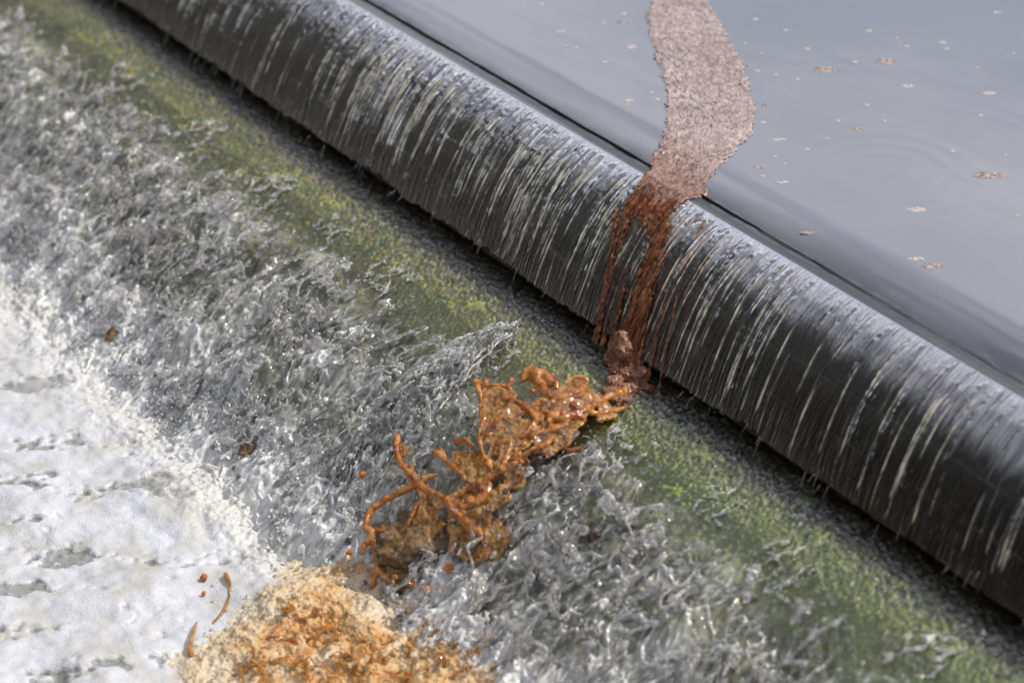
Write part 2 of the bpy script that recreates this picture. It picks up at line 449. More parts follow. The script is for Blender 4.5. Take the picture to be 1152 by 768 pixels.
threads(120, .0013, .0028, .0018, .0036, .030, .080, .09, .19, 1.1, 6)
threads(230, .0006, .0010, .0008, .0020, .010, .10, .05, .15, .55, 3)
threads(150, .0008, .0018, .0010, .0024, .09, .14, .04, .09, .30, 4)
dsp = .0008*sstep(0, .012, U)*ridged(jit*85, U*5, 2, 34)*(1-.6*sstep(.05, .1, U))+.0004*perlin(jit*300, U*24, 0, 35)*sstep(0, .02, U)
seamk = np.interp(X, [-.2, .4], [1, .35])
seam = 0
for us_ in (.053, .099, .138):
    q = us_+.0022*perlin(X*18, us_*90, 0, 36)+.002*perlin(X*70, us_*90, 0, 37)
    g = np.exp(-((U-q)/.0016)**2); seam = seam+seamk*g*np.clip(.35+fbm(X*22, us_*50, 2, 38), 0, 1)
rib2 = np.clip(rib, 0, .006)+dsp+.0008*seam
air = np.clip(air+.22*seam, 0, 1)
Yn = -.012-U-rib2*SL/HL; Zn = nap(U)+rib2/HL
keep = U < (.174+rag[:, None]+.002*(rib > .001))
M_NAP = water_mat('falling_clear_water', tint=(.86, .86, .82), body=(.27, .275, .30), stain=(.42, .19, .05), airc=(.66, .60, .46), rough=.06, ior=1.36,
                  bumps=((16, .25, .004, (22, 1.2, 1.2)), (60, .25, .0015, (10, 1.5, 1.5))))
fing = np.clip(.55+.55*ridged(jit*85, U*5, 2, 34)+.35*perlin(jit*200, U*12, 0, 35), .25, 1.3)
lit_end = np.interp(X, [-2, -.2, .1, .8], [.050, .046, .052, .074])+.014*perlin(XN*70, 0, 0, 42)[:, None]+.008*perlin(XN*9, 0, 0, 40)[:, None]
lit_tone = np.clip((.72*fing*(1-sstep(lit_end-.018, lit_end+.014, U))*np.interp(U, [0, .006, .02], [.62, .8, 1])), 0, .9)  # sunlit upper part of the fall, painted in as paler water
lit_tone = np.maximum(lit_tone, .32*(1-sstep(0, .004, U)))
tag(grid('falling_water', X, Yn, Zn, M_NAP, attrs={'turb': lit_tone, 'air': air, 'rust': np.clip(1.1*np.exp(-((X-drift(U)-.07)/.085)**2)*np.clip(.6+perlin(X*60, U*4, 0, 12)*1.4, 0, 1)+np.clip(perlin(X*90, U*30, 0, 13)-.55, 0, 1)*2, 0, 1)}, keep=keep), kind='structure')
nap_rib = (XN, us, rib2)

# ---- threads and drops that leave the ragged edge and drop to the apron
def tube_mesh(paths, nseg=5):
    VV, FF, base = [], [], 0
    a = np.linspace(0, 2*math.pi, nseg, endpoint=False)
    for P, r in paths:
        P = np.asarray(P, float); r = np.asarray(r, float); n = len(P)
        t = np.gradient(P, axis=0); t /= np.linalg.norm(t, axis=1)[:, None]+1e-12
        up = np.where(np.abs(t[:, 2:3]) > .9, np.array([[1., 0, 0]]), np.array([[0, 0, 1.]]))
        e1 = np.cross(t, up); e1 /= np.linalg.norm(e1, axis=1)[:, None]+1e-12; e2 = np.cross(t, e1)
        V = P[:, None]+r[:, None, None]*(np.cos(a)[None, :, None]*e1[:, None]+np.sin(a)[None, :, None]*e2[:, None])
        VV.append(V.reshape(-1, 3))
        i = np.arange(n*nseg).reshape(n, nseg)+base
        j = np.roll(i, -1, axis=1)
        FF.append(np.stack([i[:-1], j[:-1], j[1:], i[1:]], -1).reshape(-1, 4)); base += n*nseg
    return np.concatenate(VV), np.concatenate(FF)
k = NM('clear_drops')
gl = k.n('BsdfGlass', Color=(1, 1, 1, 1), Roughness=.0, IOR=1.33)
M_DROP = k.done(k.mixs(.22, gl, k.n('BsdfTransparent', Color=(1, 1, 1, 1))))
k = NM('clear_ligaments'); co = k.obj()
nb = k.bump(k.noise(co, 220, 3, .5), .25, .002)
gl = k.n('BsdfGlass', Color=(1, 1, 1, 1), Roughness=.0, IOR=1.33, Normal=nb)
aw = k.mixs(.45, k.n('BsdfDiffuse', Color=(.90, .89, .87, 1)), k.n('BsdfTranslucent', Color=(.90, .89, .87, 1)))
hs = k.n('BsdfGlossy', Color=(1, .97, .91, 1), Roughness=.18, Normal=nb)
inn = k.mixs(.50, gl, k.n('BsdfTransparent', Color=(1, 1, 1, 1)))
inn = k.mixs(k.math('ADD', k.math('MULTIPLY', k.n('Fresnel', IOR=1.5, Normal=nb).outputs[0], .9), .02), inn, hs)
M_LIG = k.done(k.mixs(k.ramp(k.noise(co, 60, 4, .65), (.42, .03), (.64, .50)), inn, aw))
k = NM('falling_threads')
inn = k.mixs(.7, k.n('BsdfGlossy', Color=(1, 1, 1, 1), Roughness=.08), k.n('BsdfTransparent', Color=(.95, .95, .92, 1)))
M_THR = k.done(k.mixs(.16, inn, k.n('BsdfDiffuse', Color=(.5, .47, .4, 1))))
paths = []
for i in range(90):
    x0 = rng.uniform(-2.2, 1.3); u0 = .172+rng.uniform(-.01, .006); y0 = -.012-u0; z0 = nap(u0)
    L = rng.uniform(.008, .035); n = 6; t = np.linspace(0, 1, n)
    P = np.stack([x0+rng.normal(0, .0015)*t, y0-.012*t, z0-L*t], -1)
    r = rng.uniform(.0003, .0008)*(1-.7*t)*(.8+.4*rng.random(n)); r[-1] = 0
    paths.append((P, r))
V, F = tube_mesh(paths, 5)
tag(mk('dripping_threads', V, F, M_THR), 'thin threads of water dripping from the lower edge of the weir', 'dripping water', kind='stuff')

# ---- turbulent water running over the apron
yw = stretch(-.84, -.112, .0017, -.85, -.111, 1.2)
X, Y = np.meshgrid(XS, yw, indexing='ij')
spl = sstep(-.350, -.46, Y+.05*fbm(X*5, Y*4, 2, 50))
bk = .030*fbm(X*7, Y*9, 4, 1)
calm = 1-spl
Zb = bedz(Y)+sstep(-.33, -.47, Y)*bk*.8
wx = X+.02*perlin(X*12, Y*9, 0, 51); wy = Y+.02*perlin(X*12, Y*9, 3, 52)
web = ridged(wx*34, wy*22, 3, 53, .3, .55); web2 = ridged(wx*80, wy*60, 2, 54)
rip = .0011*perlin(X*170+Y*60, Y*110-X*40, 0, 55)+.0006*perlin(X*330, Y*250, 0, 56)
toe = sstep(-.30, -.20, Y)
fsep = np.clip(web-.52, 0, .5)*2
lobes = .0110*perlin(wx*24, wy*18, 0, 57)+.0062*np.abs(perlin(wx*52, wy*42, 0, 64))+.0030*perlin(wx*105, wy*85, 0, 58)+.0010*perlin(X*230, Y*200, 0, 65)
L1 = np.exp(-(np.abs(perlin(wx*27, wy*19, 0, 66))/.050)**2)*sstep(-.25, .25, perlin(X*16, Y*16, 0, 67)+.1)
L2 = np.exp(-(np.abs(perlin(wx*58+9, wy*44, 0, 68))/.065)**2)*sstep(-.2, .3, perlin(X*26, Y*26, 0, 69))
toeb = sstep(-.285, -.245, Y)*sstep(-.155, -.20, Y)
H = .0055+calm*(rip*.75+toeb*.0016*(perlin(X*120+Y*130, Y*90-X*50, 0, 46)+.6*perlin(X*260, Y*190, 0, 47)))+spl*(.009+.012*np.clip(fbm(X*12, Y*10, 3, 48), -.6, 1)+lobes+.0060*L1+.0034*L2)
Zw = Zb+H
lx = np.interp(X, [-2.2, -1.2, -.5, 0, .9], [1.25, 1.15, .85, .60, .80])     # more air on the far left
airw = spl*np.clip(lx*(1.6*L1+1.35*L2)*(.75+.6*perlin(X*100, Y*80, 0, 60))+lx*.60*np.clip(.10+1.6*fbm(X*8, Y*10, 3, 59)+.9*perlin(wx*70, wy*54, 0, 49), 0, 1), 0, .95)
airw = np.clip(airw+.95*sstep(-.545, -.665, Y+.06*fbm(X*6, Y*6, 3, 70)+.03*fbm(X*30, Y*30, 3, 71))*(.75+.6*perlin(X*150, Y*150, 0, 44)), 0, .95)
airw = np.maximum(airw, (.10*toeb)*np.clip(perlin(X*120+Y*130, Y*90-X*50, 0, 46)*1.5+.5*perlin(X*260, Y*190, 0, 47)+.15, 0, 1))  # sky reflections on the toe ripples, painted in as whitish crests
spark = np.clip(perlin(X*260, Y*230, 0, 61)-.60, 0, 1)*4*calm*np.clip(.4+fbm(X*10, Y*14, 2, 62)*2, 0, 1)  # glints on the calm water, painted in as white specks
M_RUN = water_mat('running_water', tint=(.96, .96, .92), body=(.46, .49, .33), airc=(.95, .94, .91), rough=.14, ior=1.48,
                  bumps=((150, .45, .003, (1, 1, 1)),), refr=.0)
turbw = spl*(.12+.22*np.clip(fbm(X*9, Y*9, 2, 45)+.3, 0, 1))
keepw = Y < -.118+.002*perlin(XS*20, 0, 0, 63)[:, None]
tag(grid('running_water', X, Y, Zw, M_RUN, attrs={'turb': turbw, 'air': np.clip(airw+spark*.7, 0, 1)}, keep=keepw), kind='structure')
def wtop(x, y): return bedz(y)+.02

# ---- foam on the river below
yf = np.concatenate([stretch(-1.55, -.585, .0020, -300, -.584, 1.13)])
XF = stretch(-1.75, .95, .0019, -300, 300, 1.13)
X, Y = np.meshgrid(XF, yf, indexing='ij')
edge = .035*fbm(X*6, Y*6, 3, 70)+.020*fbm(X*30, Y*30, 3, 71)
inside = sstep(-.615, -.735, Y+edge)
mound = fbm(X*4.5+Y*2, Y*6-X*1.5, 4, 72)
fa, fb = X*VR[0]+Y*VR[1], -X*VR[1]+Y*VR[0]          # along and across the drift lines of the foam
holes = sstep(.0, .36, fbm(fa*5+.4*fb, fb*13, 4, 73)+.22*perlin(X*60, Y*60, 0, 74)-.06)*sstep(-.70, -.80, Y)
bub = perlin(X*260, Y*260, 0, 75)*.0008+np.abs(perlin(X*120, Y*120, 0, 76))*.0010+.0022*fbm(fa*18, fb*40, 3, 77)+.011*fbm(fa*5, fb*12, 3, 43)
Zf = -.462+.026*mound*(.35+.65*sstep(-.68, -.86, Y))+.016*sstep(-.90, -.70, Y)*np.clip(.5+mound*1.5, 0, 1.3)-(1-inside)*.030-.012*(1-sstep(-.66, -.80, Y))+(1-sstep(-.70, -.86, Y))*(.012*fbm(X*34, Y*34, 3, 142)+.005*perlin(X*110, Y*110, 0, 143))-.008*holes
k = NM('river_foam'); co = k.obj()
vo = k.n('TexVoronoi', Vector=co, Scale=330); vo2 = k.n('TexVoronoi', Vector=co, Scale=120)
fine = k.noise(co, 500, 2, .6); med = k.noise(co, 90, 5, .65)
hole = k.math('MULTIPLY', k.attr('hole'), 1.0)
sp = k.math('ADD', hole, k.math('MULTIPLY', k.math('SUBTRACT', k.noise(co, 260, 4, .7), .5), 1.3))
hm = k.math('MULTIPLY', k.ramp(sp, (.42, 0.0), (.60, 1.0)), k.ramp(hole, (.05, 0.0), (.4, 1.0)))
white = k.ramp(k.noise(co, 14, 4, .6), (.35, (.52, .53, .565)), (.52, (.44, .445, .47)), (.68, (.37, .36, .32)))
white = k.mixc(k.ramp(med, (.48, 0.0), (.70, .45)), white, (.40, .39, .34))
white = k.mixc(k.ramp(k.noise(co, 330, 3, .7), (.56, 0.0), (.70, .55)), white, (.22, .22, .19))
cc = k.mixc(k.math('MULTIPLY', hm, .85), white, k.mixc(fine, (.10, .105, .10), (.26, .26, .24)))
cc = k.mixc(k.attr('thin'), cc, k.mixc(fine, (.32, .315, .28), (.58, .575, .535)))
b = k.bump(vo.outputs[0], .40, .0018); b = k.bump(vo2.outputs[0], .18, .003, b); b = k.bump(med, .15, .004, b)
bs = k.n('BsdfPrincipled', Base__Color=cc, Roughness=.42, Normal=b)
bs.inputs['Subsurface Weight'].default_value = .0
M_FOAM = k.done(bs)
thin = np.clip(sstep(-.90, -.69, Y+.08*fbm(X*9, Y*9, 3, 78))*.95, 0, 1)
tag(grid('river_foam', X, Y, Zf, M_FOAM, attrs={'hole': holes, 'thin': thin}), 'white bubbly foam covering the river below the weir', 'foam', kind='stuff')

# ---- unseen dark bank, added so the falling water mirrors dark instead of sky
k = NM('dark_bank'); co = k.obj()
k_bank = k.done(k.n('BsdfPrincipled', Base__Color=k.ramp(k.noise(co, .8, 8, .7), (.35, (.006, .007, .004)), (.65, (.028, .027, .016))), Roughness=.8))
aa = np.linspace(R(172), R(262), 260); hh = np.linspace(0, 1, 30)
A, T = np.meshgrid(aa, hh, indexing='ij')
rr = 26-4*T+1.5*fbm(A*9, T*5, 3, 80)
tag(grid('added_dark_bank', rr*np.cos(A), rr*np.sin(A), -1+T*(17+3.0*fbm(A*8, T*0, 4, 81)), k_bank), kind='structure')

# ================================================================== splashes: webs of clear water thrown up along the apron
def net_tile(seed, w=.26, h=.0016, nn=40, hz=.034):
    r = np.random.default_rng(seed)
    f = Field((-w/2-.03, -w/2-.03, -.010), (w/2+.03, w/2+.03, hz+.020), h)
    P = np.stack([r.uniform(-w/2, w/2, nn), r.uniform(-w/2, w/2, nn), hz*r.random(nn)**1.6], -1)
    D = np.linalg.norm((P[:, None]-P[None])*np.array([1.25, .8, .7]), axis=2); np.fill_diagonal(D, 9)
    done = set()
    for i in range(nn):
        for j in np.argsort(D[i])[:r.integers(1, 4)]:
            kk = (min(i, j), max(i, j))
            if kk in done or D[i, j] > .055: continue
            done.add(kk)
            n = 12; t = np.linspace(0, 1, n)[:, None]
            off = r.normal(0, .22, 3)*D[i, j]; off[2] = abs(off[2])
            o2 = r.normal(0, .10, 3)*D[i, j]
            C = P[i]*(1-t)+P[j]*t+off*4*t*(1-t)+o2*np.sin(t*math.pi*2)+r.normal(0, .0006, (n, 3))
            th_ = r.uniform(.0009, .0021); rr = th_*(1+1.0*(2*t[:, 0]-1)**4)*(.75+.45*r.random(n))
            f.tube(C, rr, .003)
    for i in range(nn):
        s_ = r.uniform(.0018, .0048)
        f.cap(P[i], P[i]+r.normal(0, .004, 3), s_, s_*r.uniform(.6, 1), .004)
        if r.random() < .6:                       # a finger that pinches off into a bead
            d = r.normal(0, 1, 3); d[2] = abs(d[2])+.3; d /= np.linalg.norm(d); L = r.uniform(.008, .026)
            n = 6; t = np.linspace(0, 1, n)[:, None]; C = P[i]+d*L*t+r.normal(0, .0010, (n, 3))
            f.tube(C, np.array([2.2, 1.5, 1.1, 1.0, 1.4, 2.4])*.001*r.uniform(.8, 1.35), .002)
    for i in range(nn):                           # torn films between three knots
        a, b, c = i, *np.argsort(D[i])[:2]
        if D[i, c] < .050 and r.random() < .45: f.tri(P[a], P[b], P[c], .0009, .003)
    for _ in range(int(nn*1.6)):
        p = np.array([r.uniform(-w/2, w/2), r.uniform(-w/2, w/2), r.uniform(0, hz+.010)]); s_ = .0015+.0035*r.random()**2
        f.cap(p, p+r.normal(0, .0022, 3), s_, s_*.8, .001)
    V, Q = f.mesh()
    n = perlin(V[:, 0]*150, V[:, 1]*150, V[:, 2]*150, seed % 7)
    return V+.0009*n[:, None]*np.array([.5, -.5, .8]), Q
tiles = [net_tile(100+i, h=.0015) for i in range(5)]
tiles_lo = [net_tile(200+i, h=.0020) for i in range(3)]
VV, FF, base = [], [], 0
def spray_at(x, y, lo, s_=1.0):
    global base
    V, Q = (tiles_lo if lo else tiles)[rng.integers(3 if lo else 5)]
    a = rng.uniform(-.5, .5)+(math.pi if rng.random() < .5 else 0); c_, d_ = math.cos(a), math.sin(a)
    W = V.copy()*np.array([s_, s_, s_*rng.uniform(.7, 1.1)]); W = np.stack([W[:, 0]*c_-W[:, 1]*d_+x, W[:, 0]*d_+W[:, 1]*c_+y, W[:, 2]], -1)
    W[:, 2] += np.maximum(bedz(W[:, 1]), -.462)+.010
    VV.append(W); FF.append(Q+base); base += len(W)
for x in np.arange(-2.1, 1.25, .19):
    for y in (-.46, -.60):
        xx, yy_ = x+rng.uniform(-.05, .05), y+rng.uniform(-.03, .03)
        lo = not (-.85 < xx < .72)
        spray_at(xx, yy_, lo)
V = np.concatenate(VV); F = np.concatenate(FF)
# fade towards the algae band: drop faces there at random clumps
cen = V[F[:, 0]]
kp = (cen[:, 1]+.030*fbm(cen[:, 0]*6, cen[:, 1]*6, 2, 90) < -.365) & (cen[:, 1] > -.680+.03*perlin(cen[:, 0]*14, 3, 0, 144))
hole = np.linalg.norm((cen[:, :2]-np.array([.16, -.50]))/np.array([.10, .065]), axis=1) < 1     # the rock the brown scum runs over stays bare
F = F[kp & ~hole]
used = np.zeros(len(V), bool); used[F] = True; ix = np.cumsum(used)-1
tag(mk('splashing_water', V[used], ix[F], M_LIG), 'clear white-edged water splashing down the stone apron', 'splashing water', kind='stuff')

# small isolated bursts of water on the algae
VV, FF, base = [], [], 0
for x, y, s_ in ((-1.45, -.33, .5), (-1.12, -.31, .42), (-.82, -.335, .5), (-.60, -.30, .34), (-.38, -.33, .42), (-.05, -.315, .32), (.30, -.33, .40), (.52, -.30, .34), (.70, -.325, .45), (.95, -.30, .4)):
    V0, Q = tiles[rng.integers(5)]; V1 = V0*np.array([s_, s_, s_*.7]); V1 = V1+np.array([x, y, 0]); V1[:, 2] += bedz(V1[:, 1])+.006
    c_ = V1[Q[:, 0]]; kq = np.hypot(c_[:, 0]-x, (c_[:, 1]-y)*1.3)+.02*perlin(c_[:, 0]*50, c_[:, 1]*50, 0, 3) < .16*s_
    VV.append(V1); FF.append(Q[kq]+base); base += len(V1)
V = np.concatenate(VV); F = np.concatenate(FF); used = np.zeros(len(V), bool); used[F] = True; ix = np.cumsum(used)-1
tag(mk('water_bursts', V[used], ix[F], M_LIG), 'little bursts of clear water scattered over the green algae', 'splashing water', kind='stuff')
# loose drops
def balls(P, r, IV=IV2, IF=IF2, seed=0, el=.25):
    g = np.random.default_rng(seed); n = len(P)
    sc3 = r[:, None]*(1+g.uniform(-el, el, (n, 3)))
    V = P[:, None]+IV[None]*sc3[:, None]
    F = IF[None]+(np.arange(n)*len(IV))[:, None, None]
    return V.reshape(-1, 3), F.reshape(-1, 3)
n = 11000
x = rng.uniform(-2.1, 1.25, n); y = -.33-.38*rng.random(n)**.85; h = .010+.065*rng.random(n)**1.6
r = .0008+.0042*rng.random(n)**4
P = np.stack([x, y, np.maximum(bedz(y), -.46)+h], -1)
n2_ = 1300
x = rng.uniform(-2.1, 1.25, n2_); y = -.19-.17*rng.random(n2_)
P2 = np.stack([x, y, bedz(y)+.007+.012*rng.random(n2_)**2], -1)
V, F = balls(np.concatenate([P, P2]), np.concatenate([r, .0006+.0013*rng.random(n2_)**2]), IV2, IF2, 5)
tag(mk('water_spray', V, F, M_DROP), 'small clear drops flying over the apron', 'water drops', kind='stuff')

# ---- the long jet that arches out of the apron
def poly(pts, n):
    pts = np.array(pts, float); d = np.r_[0, np.cumsum(np.linalg.norm(np.diff(pts, axis=0), axis=1))]; t = np.linspace(0, d[-1], n)
    return np.stack([np.interp(t, d, pts[:, i]) for i in range(pts.shape[1])], -1)
def smooth(P, it=3):
    for _ in range(it): P[1:-1] = .5*P[1:-1]+.25*(P[:-2]+P[2:])
    return P
up_ = [(583, 366, .012), (560, 370, .03), (520, 386, .042), (480, 408, .048), (445, 436, .048), (415, 462, .042), (392, 500, .034), (370, 545, .024), (350, 590, .014), (335, 625, .004)]
dn_ = [(586, 376, .008), (560, 388, .022), (540, 405, .028), (522, 430, .030), (490, 462, .030), (462, 488, .026), (436, 525, .020), (412, 560, .014), (392, 600, .008), (372, 640, .000)]
A = smooth(poly([onbed(*p) for p in up_], 300), 12); B = smooth(poly([onbed(*p) for p in dn_], 300), 12)
s_, t_ = np.meshgrid(np.linspace(0, 1, 300), np.linspace(0, 1, 90), indexing='ij')
J = A[:, None]*(1-t_[..., None])+B[:, None]*t_[..., None]
wrp = t_+.10*perlin(s_*9, t_*3, 0, 91)
rg = ridged(s_*13+t_*2, wrp*5, 3, 92, .2, .55); rg2 = ridged(s_*30-t_*6, wrp*9, 2, 93)
J[..., 2] += .016*(rg-.5)+.006*rg2+.008*np.sin(math.pi*t_)+.004*perlin(s_*70, t_*20, 0, 94)
J[..., 1] += .010*perlin(s_*14, t_*4, 0, 95)+.004*perlin(s_*50, t_*16, 0, 95); J[..., 0] += .010*perlin(s_*14, t_*4, 4, 96)
rim = np.exp(-(t_/.07)**2)+np.exp(-((1-t_)/.07)**2)
ja = np.clip(1.5*np.clip(rg-.50, 0, 1)+.8*np.clip(rg2-.60, 0, 1)+.45*rim*(perlin(s_*40, t_*3, 0, 97)*.5+.6)+.35*sstep(.55, 1, s_)*np.clip(perlin(s_*30, t_*10, 0, 98)+.3, 0, 1), 0, .95)
keepj = (ridged(s_*22+3, wrp*7, 2, 99) > .34) | (s_ < .12)
keepj &= (t_+.08*perlin(s_*30, 0, 0, 89) > .04) & (t_+.10*perlin(s_*25, 5, 0, 88) < .97)
M_JET = water_mat('jet_water', tint=(.97, .98, .96), airc=(.92, .93, .93), rough=.05, ior=1.45, bumps=((160, .5, .003, (1, 1, 1)),), refr=.45)
jet = grid('water_jet', J[..., 0], J[..., 1], J[..., 2], M_JET, attrs={'turb': np.zeros_like(s_)+.03, 'air': ja}, keep=keepj)
tag(jet, 'long arching sheet of clear water thrown towards the white foam', 'water jet')
f = Field((-.55, -.72, -.50), (.15, -.28, -.17), .0013)
for C0, ns in ((A, 3), (B, 3)):
    for q in range(ns):
        C = C0+np.array([0, 0, .004])+.010*np.stack([perlin(np.linspace(0, 12, 300), q*3.1, 0, 7+q), perlin(np.linspace(0, 12, 300), q*5.1, 0, 17+q), perlin(np.linspace(0, 14, 300), q, 0, 27+q)], -1)
        rr = .0013+.0010*perlin(np.linspace(0, 40, 300), q, 0, 37+q)
        i0 = 0
        for i in range(299):
            if rr[i] > .0008: f.cap(C[i], C[i+1], rr[i], rr[i+1], .0015)
for i in range(70):                     # threads that leave the sheet
    q = rng.integers(20, 280); P0 = A[q]*(1-(tt := rng.random()))+B[q]*tt+np.array([0, 0, .006]); d = (A[min(q+8, 299)]-A[max(q-8, 0)]); d = d/np.linalg.norm(d)
    d = d+rng.normal(0, .5, 3); d /= np.linalg.norm(d); L = rng.uniform(.01, .035); n = 7; t = np.linspace(0, 1, n)[:, None]
    C = P0+d*L*t+rng.normal(0, .001, (n, 3)); C[:, 2] -= .012*t[:, 0]**2
    f.tube(C, rng.uniform(.0009, .0016)*np.array([1.3, 1, .9, .8, .8, 1, 1.5]), .0015)
V, F = f.mesh()
o = mk('jet_threads', V, F, M_LIG, jet)

# ================================================================== brown scum
def scum_mat(name, c0, c1, c2, rough=.45, sca=60, trans=0.0, sss=.0, bumpd=.003, coat=.0):
    k = NM(name); co = k.obj(); a = k.noise(co, sca, 6, .65, .4); b = k.noise(co, sca*5, 4, .65)
    c = k.ramp(a, (.32, c0), (.5, c1), (.68, c2)); c = k.mixc(k.ramp(b, (.35, .35), (.6, .0)), c, c0)
    nb = k.bump(b, .6, bumpd*.4); nb = k.bump(a, .5, bumpd, nb)
    bs = k.n('BsdfPrincipled', Base__Color=c, Roughness=rough, Normal=nb)
    bs.inputs['Transmission Weight'].default_value = trans; bs.inputs['IOR'].default_value = 1.36
    bs.inputs['Coat Weight'].default_value = coat; bs.inputs['Coat Roughness'].default_value = .1
    return k, bs
def raft_mat():
    k = NM('scum_pink_to_rust'); co = k.obj(); a = k.noise(co, 75, 6, .65, .4); b = k.noise(co, 360, 4, .65)
    c1 = k.ramp(a, (.32, (.16, .115, .10)), (.48, (.31, .245, .23)), (.66, (.40, .33, .315)))
    c2 = k.ramp(a, (.34, (.055, .012, .002)), (.50, (.170, .045, .006)), (.66, (.27, .090, .018)))
    lf = k.noise(k.map(co, (1, 1, 1)), 16, 5, .7, 1.0); c1 = k.mixc(1.0, c1, k.ramp(lf, (.3, (.62, .56, .52)), (.5, (1, 1, 1)), (.7, (1.25, 1.25, 1.27))), 'MULTIPLY')
    c = k.mixc(k.attr('rust'), c1, c2); c = k.mixc(k.ramp(b, (.35, .35), (.6, .0)), c, k.mixc(k.attr('rust'), (.12, .07, .055), (.045, .014, .004)))
    nb = k.bump(b, .6, .0015); nb = k.bump(a, .5, .004, nb)
    bs = k.n('BsdfPrincipled', Base__Color=c, Roughness=.48, Normal=nb); bs.inputs['Coat Weight'].default_value = .08
    bs.inputs['Coat Roughness'].default_value = .15
    thn = k.math('MULTIPLY', k.ramp(k.noise(k.map(co, (1, .25, .25)), 150, 4, .6), (.42, 0.0), (.62, .75)), k.ramp(k.attr('rust'), (.55, 0.0), (.95, 1.0)))
    return k.done(k.mixs(thn, bs, k.n('BsdfTransparent', Color=(.75, .42, .20, 1))))
M_RAFT = raft_mat()
# the raft on the pond, a ribbon with ragged sides that ends over the lip
Lp = [(728, -60), (735, -20), (735, 0), (727, 20), (733, 45), (741, 75), (752, 108), (750, 130), (746, 150), (738, 166), (727, 184), (716, 200)]
Rp = [(770, -60), (786, -20), (795, 0), (806, 18), (820, 45), (838, 75), (845, 100), (851, 130), (848, 150), (833, 166), (785, 210), (768, 226)]
Lw = poly([at(*p)[:2] for p in Lp], 520); Rw = poly([at(*p)[:2] for p in Rp], 520)
s_, t_ = np.meshgrid(np.linspace(0, 1, 520), np.linspace(-.08, 1.08, 330), indexing='ij')
X = Lw[:, None, 0]*(1-t_)+Rw[:, None, 0]*t_; Y = Lw[:, None, 1]*(1-t_)+Rw[:, None, 1]*t_
ed = np.minimum(np.minimum(t_, 1-t_), (Y-.006+.02*fbm(X*30, 0, 2, 117))*6)+.05*fbm(X*25, Y*25, 4, 110)+.045*perlin(X*130, Y*130, 0, 111)
edz = sstep(.0, .03, ed)
wr = ridged(X*55+Y*20, Y*55-X*40, 3, 112); wr2 = ridged(X*150, Y*150, 2, 113)
Z = lip(Y)+.0008+edz*(.0016+.0030*(wr-.5)+.0016*(ridged(X*90+Y*40, Y*150-X*30, 2, 118)-.5)+.0012*(wr2-.5)+.0012*fbm(X*18, Y*18, 2, 114))
kp = ed > .0
raft = grid('scum_raft', X, Y, Z, M_RAFT, keep=kp, flip=True, attrs={'rust': sstep(.14, .0, Y+.03*fbm(X*20, Y*20, 3, 115))*.62})
kp = None
tag(raft, 'pinkish brown wrinkled scum drifting in a broad band towards the weir', 'scum')
# torn lace at the raft's rim: small scraps of pale froth
# ---- scum pulled over the lip, thinning to streaks on the falling water
ipx = []
XX = np.arange(-.34, .42, .0013); UU = np.concatenate([np.linspace(-.05, 0, 34)[:-1], np.linspace(0, .186, 190)])
X, U = np.meshgrid(XX, UU, indexing='ij')
cu = np.array([-.05, -.02, 0, .03, .05, .07, .10, .14, .186])
cl = np.interp(U, cu, [-.088, -.086, -.080, -.062, -.055, -.045, -.030, .0, .040])
ch = np.interp(U, cu, [.045, .045, .036, .040, .058, .070, .095, .135, .180])
m = np.clip(np.minimum(X-cl, ch-X)/.014, -3, 1)
solid = m*np.interp(U, cu, [1.4, 1.4, 1.4, 1.3, .7, .1, -.1, .0, .3])+.4*np.clip(m+.3, -3, 1)
xd = X-np.interp(U, [0, .04, .10, .186], [0, .006, .045, .115])
st_n = fbm(xd*75, U*7, 4, 120)+.45*perlin(xd*210, U*28, 0, 121)+.30*perlin(X*300, U*180, 0, 122)
c1 = np.exp(-((X-np.interp(U, [0, .06, .10, .16, .186], [.015, .052, .076, .126, .146]))/(.020+.006*fbm(U*60, X*9, 2, 127)))**2)*1.15*sstep(.03, .07, U)      # the thick middle streak
c2 = np.exp(-((X-np.interp(U, [.06, .09, .12, .175], [-.065, -.040, .0, .045]))/.009)**2)*1.3*sstep(.03, .08, U)*(.6+.8*fbm(U*50, 3, 2, 128))
cov = solid+c1*1.5+c2+st_n*np.interp(U, cu, [.25, .25, .5, .9, 1.3, 1.5, 1.5, 1.4, 1.0])
cov = cov-.62*sstep(.04, .09, U)-3*sstep(-.030, -.048, U+.012*fbm(X*40, 2, 2, 129))
stray = (perlin(xd*120, U*3.0, 0, 123)+.35*perlin(xd*60, U*30, 0, 124)) - .60 - 5.0*np.clip(np.abs(xd-.03)-.06, 0, 1)
cov = np.maximum(cov, stray*sstep(.0, .03, U)*3)
rbi = np.zeros_like(X); 
ii = np.clip(np.searchsorted(nap_rib[0], XX), 0, len(nap_rib[0])-1); jj = np.clip(np.round(np.clip(UU, 0, .178)/.178*(len(us)-1)).astype(int), 0, len(us)-1)
rbi = nap_rib[2][np.ix_(ii, jj)]
th_ = .0008+rbi+.0030*sstep(0, .5, cov)*(.7+.6*ridged(X*90, U*60, 3, 125))+.001*perlin(X*260, U*200, 0, 126)
SLx = .45+6.6*np.clip(U, 0, 1); HLx = np.hypot(SLx, 1)
Y = -.012-U; Z = np.where(U < 0, lip(Y), nap(np.clip(U, 0, 1)))
on = sstep(-.02, .0, U)
Y = Y-th_*SLx/HLx*on; Z = Z+th_/np.where(U < 0, 1, HLx)
rustv = sstep(-.14, .0, U+.03*fbm(X*20, Y*20, 3, 115))*.62+.42*sstep(-.01, .05, U+.02*fbm(X*40, U*30, 3, 116))
